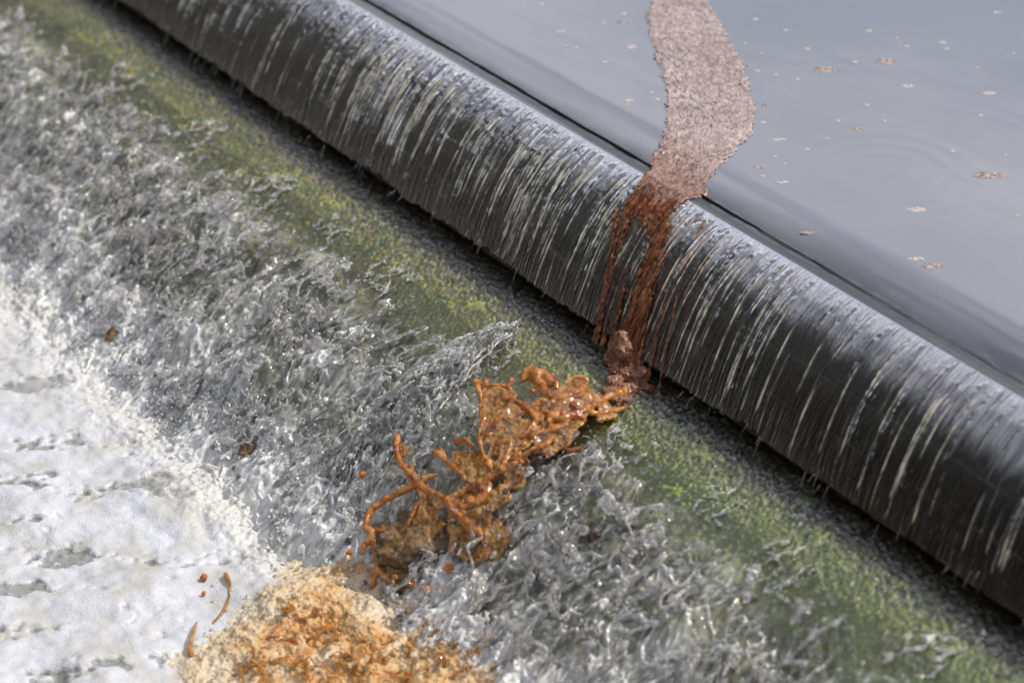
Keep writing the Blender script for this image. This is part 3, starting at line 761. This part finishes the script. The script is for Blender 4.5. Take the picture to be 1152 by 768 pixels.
tag(grid('rusty_scum_streaks', X, Y, Z, M_RAFT, keep=cov > .0, attrs={'rust': rustv}), 'rust brown scum torn into streaks where it falls over the weir', 'scum')

# ---- brown lumps where the streaks land
def blob_cluster(name, lumps, mat, h=.0014, k_=.008, nz_=.0042, fr=120, label=None, cat='scum', kind=None, group=None):
    L = [(onbed(px, py, hh), r_) for px, py, hh, r_ in lumps]
    P = np.array([a for a, _ in L]); lo = P.min(0)-.03; hi = P.max(0)+.03
    f = Field(lo, hi, h)
    for p, r_ in L:
        f.cap(p, p+rng.normal(0, r_*.25, 3), r_, r_*.9, k_)
        for _ in range(7):
            d = rng.normal(0, 1, 3); d /= np.linalg.norm(d); d[2] = abs(d[2])
            q = p+d*r_*.85; f.cap(q, q+rng.normal(0, .001, 3), r_*rng.uniform(.18, .4), r_*.2, k_*.5)
    V, Q = f.mesh()
    n = .6*perlin(V[:, 0]*fr, V[:, 1]*fr, V[:, 2]*fr, 1)+.4*perlin(V[:, 0]*fr*2.2, V[:, 1]*fr*2.2, V[:, 2]*fr*2.2, 2)
    V = V+nz_*n[:, None]*np.array([.5, -.6, .8])
    o = mk(name, V, Q, mat); tag(o, label, cat, group, kind); return o
k, bs = scum_mat('landing_scum', (.060, .020, .008), (.19, .078, .038), (.29, .155, .10), .45, 80, bumpd=.003, coat=.25)
M_LAND = k.done(bs)
blob_cluster('scum_heap', [(700, 382, .006, .014), (694, 392, .010, .015), (706, 396, .008, .016), (690, 404, .012, .015), (702, 408, .012, .016), (714, 412, .010, .014), (694, 418, .010, .014), (706, 424, .010, .015), (718, 428, .008, .013), (690, 432, .008, .014), (700, 440, .006, .014), (684, 444, .008, .014), (712, 440, .004, .012), (672, 452, .008, .013), (690, 454, .004, .013), (704, 452, .003, .011), (662, 456, .010, .012), (724, 420, .003, .010), (730, 438, .002, .009)],
             M_LAND, label='pinkish brown frothy heap where the scum lands below the weir')

# ---- the orange splash: webs, films and lumps frozen in the air
def amber(name, c0, c1, c2, tr, rough=.12):
    k = NM(name); co = k.obj()
    a = k.noise(co, 45, 5, .6, .5); b = k.noise(co, 170, 4, .65)
    c = k.ramp(a, (.34, c0), (.50, c1), (.66, c2)); c = k.mixc(k.ramp(b, (.38, .22), (.6, 0.0)), c, c0)
    nb = k.bump(b, .30, .002); nb = k.bump(a, .35, .004, nb)
    df = k.n('BsdfDiffuse', Color=c, Normal=nb); tl = k.n('BsdfTranslucent', Color=c, Normal=nb)
    d = k.mixs(.42, df, tl)
    t = k.mixs(.5, k.n('BsdfTransparent', Color=(*[min(1, v*1.5+.12) for v in c1], 1)), k.n('BsdfRefraction', Color=(*[min(1, v*1.5+.12) for v in c1], 1), IOR=1.33, Roughness=.05, Normal=nb))
    ff = k.ramp(k.noise(co, 60, 4, .6), (.38, max(0, tr-.3)), (.62, min(1, tr+.3)))
    body = k.mixs(ff, d, t)
    gl = k.n('BsdfGlossy', Color=(1, 1, 1, 1), Roughness=rough, Normal=nb)
    return k.done(k.mixs(k.n('Fresnel', IOR=1.55, Normal=nb).outputs[0], body, gl))
M_AMB = amber('orange_scum_water', (.40, .085, .008), (.76, .28, .035), (.90, .50, .13), .40, .08)
M_FILM = amber('amber_film', (.50, .16, .022), (.80, .40, .10), (.90, .60, .25), .62, .07)
S = []          # chains of (px, py, height, radius)
S.append([(447, 490, .062, 3.2), (446, 505, .060, 3.6), (450, 522, .058, 3.2), (462, 532, .056, 4.0), (470, 545, .055, 3.4), (452, 553, .054, 2.7), (432, 562, .052, 2.8), (417, 573, .050, 3.0), (411, 588, .048, 3.6), (419, 605, .044, 3.4), (424, 622, .040, 3.0), (424, 640, .034, 2.8), (418, 660, .024, 2.6)])
S.append([(470, 545, .055, 3.2), (485, 553, .055, 2.6), (503, 562, .055, 3.0), (520, 555, .055, 3.8), (545, 540, .055, 4.6), (568, 526, .054, 3.6), (588, 520, .052, 2.6)])
S.append([(503, 562, .055, 3.5), (512, 578, .052, 4.2), (524, 588, .048, 4.6), (538, 598, .042, 3.6), (546, 612, .034, 2.0)])
S.append([(424, 595, .045, 1.6), (440, 600, .044, 1.5), (455, 596, .044, 1.5), (463, 584, .046, 1.8), (466, 575, .048, 2.4), (474, 563, .052, 1.4)])
S.append([(425, 612, .042, 1.5), (438, 618, .038, 1.6), (452, 622, .034, 1.2)])
S.append([(495, 505, .060, 2.4), (503, 520, .058, 2.0), (514, 528, .056, 2.6), (524, 540, .055, 2.8)])
S.append([(488, 508, .060, 2.6), (497, 513, .060, 2.2)])
S.append([(512, 497, .062, 2.4), (524, 495, .064, 2.2), (533, 502, .064, 1.6)])
S.append([(535, 428, .072, 1.8), (540, 445, .072, 2.2), (545, 462, .070, 2.4), (543, 478, .068, 2.6), (538, 492, .066, 2.2), (543, 510, .062, 1.8), (553, 528, .058, 3.0)])
S.append([(535, 428, .072, 1.8), (548, 436, .070, 1.7), (560, 433, .070, 2.0), (572, 436, .068, 1.8), (580, 445, .066, 2.0), (570, 462, .066, 2.2), (556, 478, .066, 2.6), (543, 492, .066, 2.4)])
S.append([(560, 500, .060, 2.2), (575, 495, .060, 2.6), (590, 490, .058, 2.0), (600, 478, .056, 2.6), (610, 462, .054, 3.0), (625, 450, .050, 4.0)])
S.append([(575, 495, .060, 2.2), (572, 510, .058, 2.4), (566, 524, .056, 3.0)])
S.append([(625, 450, .050, 4.2), (640, 445, .046, 4.6), (655, 440, .042, 4.0), (662, 428, .040, 2.4)])
S.append([(610, 462, .054, 3.6), (624, 472, .048, 4.0), (640, 470, .042, 3.4), (655, 462, .036, 3.6), (668, 455, .028, 4.4), (680, 450, .020, 4.4)])
S.append([(600, 478, .054, 3.2), (608, 490, .048, 3.4), (622, 484, .044, 3.0), (638, 478, .038, 2.6)])
S.append([(590, 425, .060, 4.6), (598, 417, .062, 6.2), (604, 425, .060, 6.4), (612, 420, .058, 5.0), (616, 430, .056, 5.0), (622, 428, .052, 4.0)])
S.append([(604, 428, .060, 4.0), (612, 440, .056, 3.4), (622, 446, .052, 3.6)])
S.append([(640, 428, .044, 2.4), (652, 424, .044, 2.6), (660, 428, .042, 2.2)])
S.append([(505, 562, .055, 2.6), (520, 572, .052, 4.0), (535, 566, .052, 3.6), (548, 556, .052, 3.0), (550, 545, .054, 3.0)])
S.append([(540, 598, .040, 1.6), (542, 580, .044, 2.0), (552, 572, .046, 1.5), (564, 568, .044, 1.3)])
S.append([(585, 508, .054, 2.0), (576, 516, .054, 2.4)])
S.append([(668, 455, .028, 3.6), (682, 447, .020, 4.0), (697, 443, .012, 4.2), (706, 436, .010, 3.6)])
S.append([(655, 462, .034, 3.0), (672, 466, .022, 3.0), (690, 462, .014, 2.4), (706, 458, .008, 1.8)])
S.append([(622, 492, .042, 2.2), (612, 502, .046, 2.6), (598, 506, .050, 2.4), (588, 514, .050, 2.0), (574, 530, .048, 1.8), (566, 548, .044, 1.6)])
S.append([(630, 500, .036, 1.6), (642, 508, .030, 1.8), (652, 504, .028, 1.2)])
S.append([(556, 455, .070, 1.4), (566, 447, .070, 1.8), (584, 452, .066, 2.2), (596, 462, .060, 2.6), (604, 474, .056, 2.8)])
S.append([(528, 508, .060, 1.4), (540, 516, .060, 2.0), (552, 526, .058, 2.6)])
S.append([(470, 545, .055, 2.4), (480, 536, .056, 1.8), (492, 534, .056, 1.3)])
S.append([(548, 436, .070, 1.4), (547, 425, .072, 1.7)]); S.append([(572, 436, .068, 1.4), (576, 426, .070, 1.6)])
S.append([(420, 605, .044, 2.4), (410, 612, .044, 1.7), (407, 624, .040, 1.2)])
S.append([(424, 640, .034, 2.4), (436, 652, .026, 2.2), (447, 660, .020, 1.8)])
f = Field((-.12, -.72, -.46), (.46, -.20, -.12), .0014)
for ch_ in S:
    P = np.array([onbed(a, b, c_) for a, b, c_, _ in ch_]); r_ = np.array([d for *_, d in ch_])*.00118
    n = len(P); t = np.linspace(0, n-1, n*5)
    Pq = np.stack([np.interp(t, np.arange(n), P[:, i]) for i in range(3)], -1)
    for _ in range(3): Pq[1:-1] = .5*Pq[1:-1]+.25*(Pq[:-2]+Pq[2:])
    Pq += rng.normal(0, .0006, Pq.shape)
    rq = np.interp(t, np.arange(n), r_)*(1.12+.55*perlin(t*1.3, len(S[0])+P[0, 0]*50, 0, 3)+.12*rng.random(len(t)))
    f.tube(Pq, rq, .004)
def sheet(f, pts, th, n=2, k=.002, rim=1.5, pull=.20):
    P = [onbed(*p) for p in pts]; c_ = sum(P)/len(P); Q = []
    for i in range(len(P)):                        # edges sag inwards between their tips, and carry a thick rim
        q = (P[i]+P[(i+1) % len(P)])/2; L = np.linalg.norm(P[i]-P[(i+1) % len(P)])
        Q += [P[i]+(P[i]-c_)*.06, q+(c_-q)*min(pull+rng.uniform(-.1, .12), .4)]
    Q = np.array(Q)
    for _ in range(3): Q = np.stack([.75*Q+.25*np.roll(Q, -1, 0), .25*Q+.75*np.roll(Q, -1, 0)], 1).reshape(-1, 3)
    Q = Q+rng.normal(0, .0004, Q.shape)
    for i in range(len(Q)): f.tri(Q[i], Q[(i+1) % len(Q)], c_, th, k)
    rr = rim*.001*(1+.55*perlin(np.arange(len(Q)+1)*.23, pts[0][0]*.37, 0, 6))
    f.tube(np.vstack([Q, Q[:1]]), rr, .0025)
def carve(f, fr, thr, seed):
    m = np.argwhere(f.f < .0015); p = f.lo+m*f.h
    n = perlin(p[:, 0]*fr, p[:, 1]*fr, p[:, 2]*fr, seed)
    v = f.f[tuple(m.T)]; f.f[tuple(m.T)] = np.maximum(v, (n-thr)*.012)
for a_, b_, c_, d_ in ((612, 452, .056, 5), (628, 462, .050, 5.5), (645, 455, .044, 5), (600, 465, .056, 4), (618, 478, .048, 4), (590, 500, .054, 3.5), (655, 470, .034, 4), (640, 486, .034, 3), (580, 505, .056, 3),
                       (560, 512, .056, 3), (552, 520, .056, 3.5), (545, 548, .054, 4), (530, 560, .054, 4), (600, 440, .058, 3.5), (626, 436, .052, 3.5), (648, 434, .044, 3.5)):
    p_ = onbed(a_, b_, c_); f.cap(p_, p_+rng.normal(0, .004, 3), d_*.00125, d_*.001, .006)
V, Q = f.mesh(); nn_ = perlin(V[:, 0]*75, V[:, 1]*75, V[:, 2]*75, 1)+.35*perlin(V[:, 0]*190, V[:, 1]*190, V[:, 2]*190, 2)
V = V+.0013*nn_[:, None]*np.array([.5, -.5, .8])
osp = empty('orange_splash', onbed(520, 560, 0)); ol = np.array(osp.location)
tag(osp, 'orange splash of scummy water with loops and fingers hanging over the rock', 'splash')
mk('web', V-ol, Q, M_AMB, osp)
f = Field((-.12, -.72, -.46), (.46, -.28, -.14), .0013)
for pts in ([(500, 562, .055), (520, 550, .055), (550, 534, .055), (556, 560, .052), (549, 588, .046), (546, 612, .036), (526, 594, .046), (508, 580, .052)], [(535, 430, .072), (552, 436, .070), (572, 434, .068), (580, 446, .066), (566, 470, .066), (548, 492, .066), (541, 470, .070)], [(545, 494, .064), (575, 480, .062), (600, 470, .056), (606, 488, .050), (590, 505, .052), (560, 512, .056)], [(590, 470, .056), (600, 450, .056), (625, 440, .050), (655, 436, .042), (676, 450, .026), (655, 478, .032), (630, 492, .038), (605, 500, .048), (588, 492, .056)], [(604, 470, .054), (625, 452, .050), (650, 446, .042), (668, 455, .030), (650, 468, .038), (628, 480, .044), (610, 490, .048)],
            [(676, 452, .024), (700, 440, .012), (712, 452, .006), (700, 466, .008), (672, 474, .020)],
            [(600, 490, .052), (632, 484, .042), (650, 476, .034), (640, 500, .034), (618, 512, .040), (600, 508, .048)],
            [(447, 490, .062), (452, 520, .058), (468, 540, .055), (462, 520, .056), (455, 500, .060)],
            [(566, 524, .056), (590, 514, .050), (600, 530, .044), (585, 548, .042), (568, 548, .046)],
            [(505, 590, .046), (545, 600, .040), (560, 585, .042), (575, 600, .034), (560, 625, .026), (530, 635, .022), (505, 620, .030)],
            [(535, 429, .072), (560, 434, .070), (580, 445, .066), (570, 465, .066), (556, 480, .066), (543, 492, .066), (543, 465, .070)],
            [(580, 445, .066), (605, 455, .056), (612, 470, .054), (600, 485, .056), (580, 492, .060), (556, 490, .062), (566, 468, .066)],
            [(556, 490, .060), (580, 492, .060), (576, 512, .056), (560, 530, .056), (545, 528, .058)],
            [(640, 425, .044), (662, 427, .042), (655, 445, .042), (632, 452, .048), (622, 446, .050)],
            [(526, 508, .060), (543, 510, .062), (552, 530, .056), (530, 545, .055), (518, 530, .056), (508, 510, .060)],
            [(545, 555, .052), (566, 545, .052), (575, 560, .046), (560, 570, .046), (550, 580, .044)],
            [(470, 548, .055), (503, 562, .055), (518, 582, .050), (500, 590, .046), (478, 600, .042), (466, 586, .046), (474, 565, .052)],
            [(470, 592, .042), (500, 590, .044), (480, 615, .034), (450, 650, .022), (430, 650, .026), (427, 625, .038), (450, 618, .036)]):
    sheet(f, pts, .0011, pull=.10)
carve(f, 34, .52, 8)
V, Q = f.mesh(); V = V+.0034*(perlin(V[:, 0]*45, V[:, 1]*60, V[:, 2]*60, 1)+.4*perlin(V[:, 0]*160, V[:, 1]*160, V[:, 2]*160, 1))[:, None]*np.array([.4, -.5, .8])
mk('film', V-ol, Q, M_FILM, osp)

# single orange drops in the air
for (px, py, hh, a, b, lab) in ((407, 534, .058, .0052, .0075, 'orange oval drop flying highest, left of the splash'),
                                (393, 621, .045, .0048, .0062, 'tan round drop over the white foam, left of the orange loop'),
                                (229, 649, .015, .0055, .0060, 'pale tan drop over the foam, far left'),
                                (346, 652, .018, .0060, .0052, 'yellow tan drop above the top edge of the brown froth'),
                                (229, 667, .012, .0035, .0035, 'smallest pale tan drop over the foam, below the far left one'),
                                (444, 649, .03, .0055, .0048, 'orange drop just above the brown froth, below the loop'),
                                (505, 638, .03, .0075, .0055, 'dark orange lump of scum on the wet rock'),
                                (482, 664, .02, .0085, .0028, 'thin flat orange drop near the brown froth'),
                                (462, 655, .024, .0070, .0036, 'flat rust orange drop beside the brown rock'),
                                (586, 520, .054, .0045, .0045, 'dark red-brown drop at the right tip of the orange web')):
    p = onbed(px, py, hh)
    V = IV3*np.array([a, a, b*1.15])*(1+.42*perlin(IV3[:, 0]*1.2+px*.37, IV3[:, 1]*1.2, IV3[:, 2]*1.2, 3))[:, None]
    an = .7; V = np.stack([V[:, 0]*math.cos(an)+V[:, 2]*math.sin(an), V[:, 1], -V[:, 0]*math.sin(an)+V[:, 2]*math.cos(an)], -1)
    o = mk('scum_drop', V, IF3, M_AMB); o.location = p; tag(o, lab, 'drop', 'orange drops thrown off the splash')
# and two threads of tan water rising from the froth
for pts, lab in (([(254, 646, .018, 3.6), (259, 656, .017, 2.0), (258, 672, .014, 1.6), (250, 690, .010, 2.2), (240, 702, .004, 3.2)], 'curved tan thread of water with a beaded tip rising from the froth'),
                 ([(221, 700, .014, 1.8), (216, 715, .012, 2.2), (213, 732, .008, 2.8), (218, 742, .002, 3.6)], 'short tan thread at the left edge of the brown froth')):
    P = smooth(poly([onbed(a, b, c_) for a, b, c_, _ in pts], 22), 3); r_ = np.interp(np.linspace(0, 1, 22), np.linspace(0, 1, len(pts)), [d*.0011 for *_, d in pts])
    f = Field(P.min(0)-.012, P.max(0)+.012, .0012); f.tube(P, r_, .002); V, Q = f.mesh(); c0_ = P[-1]
    o = mk('scum_thread', V-c0_, Q, M_FILM); o.location = c0_; tag(o, lab, 'splash thread')

# ---- tan and orange froth on the foam below the splash
s0 = [(195, 735), (230, 700), (270, 680), (315, 645), (355, 618), (400, 612), (440, 640), (490, 680), (560, 728), (640, 800), (640, 880), (150, 880), (185, 780)]
PG = np.array([at(a, b, -.455)[:2] for a, b in s0])
def inpoly(x, y, P):
    c = np.zeros(x.shape, bool); d = np.full(x.shape, 9.0); j = len(P)-1
    for i in range(len(P)):
        xi, yi = P[i]; xj, yj = P[j]
        c ^= ((yi > y) != (yj > y)) & (x < (xj-xi)*(y-yi)/(yj-yi+1e-12)+xi)
        t = np.clip(((x-xi)*(xj-xi)+(y-yi)*(yj-yi))/((xj-xi)**2+(yj-yi)**2), 0, 1)
        d = np.minimum(d, np.hypot(x-xi-t*(xj-xi), y-yi-t*(yj-yi))); j = i
    return np.where(c, d, -d)
xs_, ys_ = np.arange(PG[:, 0].min()-.06, PG[:, 0].max()+.06, .0017), np.arange(PG[:, 1].min()-.06, PG[:, 1].max()+.06, .0017)
X, Y = np.meshgrid(xs_, ys_, indexing='ij')
sd = inpoly(X, Y, PG)+.045*fbm(X*14, Y*14, 4, 130)+.012*perlin(X*90, Y*90, 0, 131)
lump = ridged(X*24+.3*perlin(X*20, Y*20, 0, 9), Y*24, 3, 132)
hill = sstep(-.02, .12, sd)
Z = -.462+.026*fbm(X*4.5+Y*2, Y*6-X*1.5, 4, 72)+.016*sstep(-.90, -.70, Y)*.6-.004+hill*(.020+.022*fbm(X*14, Y*14, 3, 133)+.008*(lump-.4))+.0018*np.abs(perlin(X*150, Y*150, 0, 134))+.003*ridged(X*60, Y*60, 2, 135)
Z = np.maximum(Z, bedz(Y)-.003+hill*(.022+.012*lump)+.0018*np.abs(perlin(X*150, Y*150, 0, 134)))
k = NM('tan_froth'); co = k.obj()
a = k.noise(co, 15, 6, .6, .8); b = k.noise(co, 120, 5, .65)
c = k.ramp(a, (.32, (.32, .125, .025)), (.42, (.44, .23, .070)), (.50, (.48, .32, .15)), (.57, (.50, .39, .25)), (.70, (.52, .45, .35)))
c = k.mixc(k.ramp(b, (.35, .28), (.58, 0.0)), c, (.30, .14, .04))
c = k.mixc(k.attr('pale'), c, (.50, .43, .31))
vo = k.n('TexVoronoi', Vector=co, Scale=200)
nb = k.bump(vo.outputs[0], .45, .003); nb = k.bump(b, .5, .005, nb)
M_FROTH = k.done(k.n('BsdfPrincipled', Base__Color=c, Roughness=.3, Normal=nb))
pale = np.clip(sstep(.11, .005, sd+.03*perlin(X*50, Y*50, 0, 41))*.95+.5*np.clip(fbm(X*10, Y*10, 3, 136)-.1, 0, 1), 0, 1)
tag(grid('brown_froth', X, Y, Z, M_FROTH, attrs={'pale': pale}, keep=sd > -.02), 'tan and orange bubbly froth spreading over the white foam', 'froth', kind='stuff')

# lobes and fingers of tan water standing out of the froth
VV, FF, base = [], [], 0
for (px, py, s_) in ((350, 700, .75), (430, 730, .85), (300, 745, .7), (390, 765, .8), (485, 745, .8)):
    V, Q = tiles[rng.integers(5)]; a = rng.uniform(0, 6.28); p = at(px, py, -.43)
    W = V*s_*np.array([.55, .55, .62]); W = np.stack([W[:, 0]*math.cos(a)-W[:, 1]*math.sin(a)+p[0], W[:, 0]*math.sin(a)+W[:, 1]*math.cos(a)+p[1], W[:, 2]], -1)
    W[:, 2] += np.maximum(-.462+.026*fbm(W[:, 0]*4.5+W[:, 1]*2, W[:, 1]*6-W[:, 0]*1.5, 4, 72)+.022, bedz(W[:, 1])+.012)
    VV.append(W); FF.append(Q+base); base += len(W)
tag(mk('froth_splash', np.concatenate(VV), np.concatenate(FF), M_FILM), 'tan fingers and beads of water leaping out of the brown froth', 'splash', kind='stuff')

# ---- stones of the apron that show through the water
k = NM('wet_stone'); co = k.obj(); a = k.noise(k.map(co, (1, 1, 3)), 22, 7, .65, .6); b = k.noise(co, 110, 5, .65)
c = k.ramp(a, (.3, (.020, .016, .008)), (.46, (.085, .065, .035)), (.58, (.16, .125, .07)), (.7, (.07, .085, .03)))
c = k.mixc(k.ramp(b, (.4, .7), (.6, 0.0)), c, (.018, .016, .010))
c = k.mixc(1.0, c, (1.7, 1.25, .75), 'MULTIPLY')
M_STONE = k.done(k.n('BsdfPrincipled', Base__Color=c, Roughness=.3, Normal=k.bump(b, .8, .005)))
def stone(px, py, rx, ry, rz, h, lab, seed):
    p = onbed(px, py, h)
    D = IV4; n = 1+.30*fbm(D[:, 0]*1.6+seed, D[:, 1]*1.6, 4, seed, D[:, 2]*1.6)+.10*ridged(D[:, 0]*4+seed, D[:, 1]*4, 3, seed, D[:, 2]*4)
    V = D*n[:, None]*np.array([rx, ry, rz]); a_ = seed*1.3; V = np.stack([V[:, 0]*math.cos(a_)-V[:, 1]*math.sin(a_), V[:, 0]*math.sin(a_)+V[:, 1]*math.cos(a_), V[:, 2]], -1)
    o = mk('stone', V, IF4, M_STONE); o.location = p; tag(o, lab, 'stone', 'stones in the weir apron')
stone(505, 605, .110, .075, .036, -.026, 'large brown streaked stone under the orange splash', 1)
stone(462, 645, .055, .040, .028, -.016, 'dark brown stone between the orange loop and the froth', 2)
stone(300, 500, .050, .036, .020, -.018, 'brown stone in the rapids left of the water jet', 4)
stone(210, 445, .045, .030, .020, -.023, 'dark olive stone at the edge of the white foam', 5)
stone(150, 375, .050, .036, .020, -.023, 'olive brown stone in the upper left rapids', 6)
stone(285, 355, .040, .030, .018, -.018, 'yellowish stone just below the algae, left of the jet', 7)
stone(700, 600, .050, .030, .020, -.018, 'grey green stone under the rapids right of the splash', 8)
stone(560, 690, .045, .030, .022, -.018, 'dark stone in the rapids right of the brown froth', 9)
stone(400, 545, .036, .030, .018, -.018, 'dark green stone under the foot of the water jet', 10)

# ---- scraps of scum afloat on the pond
k, bs = scum_mat('floating_scum', (.09, .055, .040), (.30, .25, .23), (.44, .40, .39), .5, 120, bumpd=.002)
M_SCRAP = k.done(bs)
k, bs = scum_mat('pale_scum', (.26, .20, .18), (.40, .35, .34), (.46, .42, .42), .5, 120, bumpd=.002); M_PALE = k.done(bs)
def scrap(px, py, wpx, hpx, lab, seed, mat=None, grp='scraps of scum afloat on the pond', name='scum_scrap', me=None):
    p = at(px, py); p[2] = lip(p[1])+.0002
    a = wpx/700/2*.95; b = hpx/700/2/.47*.95
    if me is None:
        nr, na = 12, 64
        rr, aa = np.meshgrid(np.linspace(0, 1, nr), np.linspace(0, 2*math.pi, na, endpoint=False), indexing='ij')
        out = 1+.30*fbm(np.cos(aa)*1.3+seed, np.sin(aa)*1.3, 3, seed)+.12*perlin(np.cos(aa)*5+seed, np.sin(aa)*5, 0, seed)
        u, v = rr*out*np.cos(aa)*a, rr*out*np.sin(aa)*b
        Xl = u*VR[0]+v*VH[0]; Yl = u*VR[1]+v*VH[1]
        Zl = (1-rr**3)*(.0012+.0022*np.clip(perlin(Xl*300+seed, Yl*300, 0, seed), -.3, 1))
        i = np.arange(nr*na).reshape(nr, na); j = np.roll(i, -1, axis=1)
        F = np.stack([i[:-1], i[1:], j[1:], j[:-1]], -1).reshape(-1, 4)
        o = mk(name, np.stack([Xl, Yl, Zl], -1).reshape(-1, 3), F, mat or M_SCRAP)
    else:
        o = me.copy(); col.objects.link(o); o.scale = (wpx/6,)*3; o.rotation_euler = (0, 0, seed)
    o.location = p; tag(o, lab, 'scum scrap', grp); return o
scrap(927, 78, 31, 11, 'long oval scrap with a dark ridge, right of the scum raft', 1)
scrap(996, 69, 26, 10, 'ragged pale scrap with one dark tip, near the top right', 2)
scrap(1021, 97, 15, 5, 'small plain pale scrap below the dark-tipped one', 3, M_PALE)
scrap(966, 145, 14, 6, 'small dark-centred scrap in the middle of the open water', 4)
scrap(1114, 197, 40, 9, 'longest thin scrap with a brown rim, near the right edge', 5)
scrap(704, 25, 28, 6, 'flat oval brown scrap left of the top of the raft', 6)
scrap(701, 16, 10, 4, 'little pale scrap just above the oval one left of the raft', 7, M_PALE)
scrap(854, 188, 13, 4, 'small brown scrap just below the raft by the lip', 8)
scrap(910, 259, 20, 4, 'reddish brown flat scrap close to the lip on the right', 9)
scrap(1048, 299, 26, 7, 'reddish brown pointed scrap, lowest on the right', 10)
scrap(1031, 291, 18, 4, 'faint pale scrap beside the pointed reddish one', 11, M_PALE)
scrap(1112, 105, 18, 5, 'pale three-lobed scrap near the right edge', 12, M_PALE)
scrap(977, 35, 12, 4, 'small pale scrap above the ragged one', 13, M_PALE)
scrap(1060, 48, 11, 4, 'tiny pale double scrap at the upper right', 14, M_PALE)
scrap(1121, 14, 12, 4, 'pale scrap closest to the top right corner', 15, M_PALE)
scrap(1031, 236, 24, 6, 'pale broken scrap in the lower right of the pond', 16, M_PALE)
scrap(860, 119, 9, 4, 'small dark-rimmed scrap touching the right side of the raft', 17)
scrap(880, 205, 16, 4, 'faint pinkish scrap below the raft, over the lip', 18, M_PALE)
scrap(630, 36, 12, 4, 'pale oval scrap in the water left of the raft', 19, M_PALE)
scrap(710, 53, 15, 6, 'pale scrap near the left side of the raft', 20, M_PALE)
scrap(707, 113, 14, 5, 'lowest pale scrap left of the raft', 21, M_PALE)
scrap(876, 157, 18, 4, 'thin pale scrap off the right side of the raft', 22, M_PALE)
base_s = scrap(873, 84, 6, 3, 'tiny pale fleck of scum afloat on the grey pond', 30, M_PALE, 'tiny flecks on the pond', 'scum_fleck')
fl = [(908, 55), (884, 34), (985, 45), (1009, 43), (1020, 52), (1030, 60), (1065, 55), (1099, 76), (1051, 20), (962, 70), (897, 89), (925, 92), (943, 136), (995, 136), (1000, 120), (975, 118), (930, 156), (880, 171), (908, 168), (872, 176), (1085, 158), (1103, 130), (1071, 170), (1057, 219), (1131, 174), (1144, 243), (987, 224), (883, 184), (858, 198), (820, 204), (609, 5), (590, 4), (628, 14), (679, 26), (636, 52), (616, 73), (648, 54), (680, 70), (724, 95), (733, 104), (739, 112), (727, 130), (705, 118), (856, 60), (849, 62), (852, 80), (858, 138), (857, 152), (818, 39), (838, 49), (1036, 300), (850, 22), (778, 214), (1012, 76), (1140, 60)]
for i, (px, py) in enumerate(fl):
    if i % 3 == 2: continue
    o = scrap(px, py, rng.uniform(3.5, 8), 3, 'tiny pale fleck of scum afloat on the grey pond', rng.uniform(-.5, .5), None, 'tiny flecks on the pond', me=base_s)

# ---- beads and bubbles on the froths: many small clear and tan domes
def sprinkle(name, n, area, zf_, rmin, rmax, mat, lab, seed):
    g = np.random.default_rng(seed); P = []
    while len(P) < n:
        px, py = g.uniform(area[0], area[2]), g.uniform(area[1], area[3])
        P.append(at(px, py, -.44))
    P = np.array(P); r = rmin+(rmax-rmin)*g.random(n)**2.5
    P[:, 2] = zf_(P[:, 0], P[:, 1])+g.uniform(-.3, 1.0, n)*r
    V, F = balls(P, r, IV1, IF1, seed, .15)
    return tag(mk(name, V, F, mat), lab, 'bubbles', kind='stuff')
def froth_h(x, y):
    z = -.462+.026*fbm(x*4.5+y*2, y*6-x*1.5, 4, 72)+.016*sstep(-.90, -.70, y)*.6-.004
    sd_ = inpoly(x, y, PG)+.045*fbm(x*14, y*14, 4, 130); hl = sstep(-.02, .12, sd_); lu = ridged(x*24+.3*perlin(x*20, y*20, 0, 9), y*24, 3, 132)
    return np.maximum(z+hl*(.020+.022*fbm(x*14, y*14, 3, 133)+.008*(lu-.4)), bedz(y)-.003+hl*(.022+.012*lu))
k = NM('froth_bubbles')
M_BUB = k.done(k.mixs(k.n('Fresnel', IOR=1.5).outputs[0], k.mixs(.45, k.n('BsdfTransparent', Color=(1, .95, .85, 1)), k.mixs(.5, k.n('BsdfDiffuse', Color=(.75, .62, .42, 1)), k.n('BsdfTranslucent', Color=(.75, .62, .42, 1)))), k.n('BsdfGlossy', Color=(1, 1, 1, 1), Roughness=.1)))
sprinkle('froth_bubbles', 1600, (205, 625, 610, 790), froth_h, .0010, .0038, M_BUB, 'small glossy bubbles riding on the tan froth', 11)

# ---- loose foam bubbles where the splashes run into the foam
n = 15000
x = rng.uniform(-1.6, .45, n); y = -.575-.17*rng.random(n)
q = (y+.66)/.055
kk = (.35+fbm(x*12, y*12, 3, 140)*1.6 > .25+np.abs(q)*.35) & (rng.random(n) < .9)
x, y = x[kk], y[kk]; r = .0010+.0034*rng.random(len(x))**2.5
P = np.stack([x, y, np.maximum(bedz(y)+.012, -.452)+.012*rng.random(len(x))**2+.010*fbm(x*20, y*20, 2, 141)], -1)
V, F = balls(P, r, IV1, IF1, 15, .2)
k = NM('foam_bubbles')
M_FB = k.done(k.mixs(k.n('Fresnel', IOR=1.5).outputs[0], k.mixs(.55, k.n('BsdfTransparent', Color=(1, 1, 1, 1)), k.mixs(.4, k.n('BsdfDiffuse', Color=(.74, .74, .73, 1)), k.n('BsdfTranslucent', Color=(.74, .74, .73, 1)))), k.n('BsdfGlossy', Color=(1, 1, 1, 1), Roughness=.12)))
tag(mk('foam_bubbles', V, F, M_FB), 'white bubbles scattered along the edge of the foam', 'bubbles', kind='stuff')
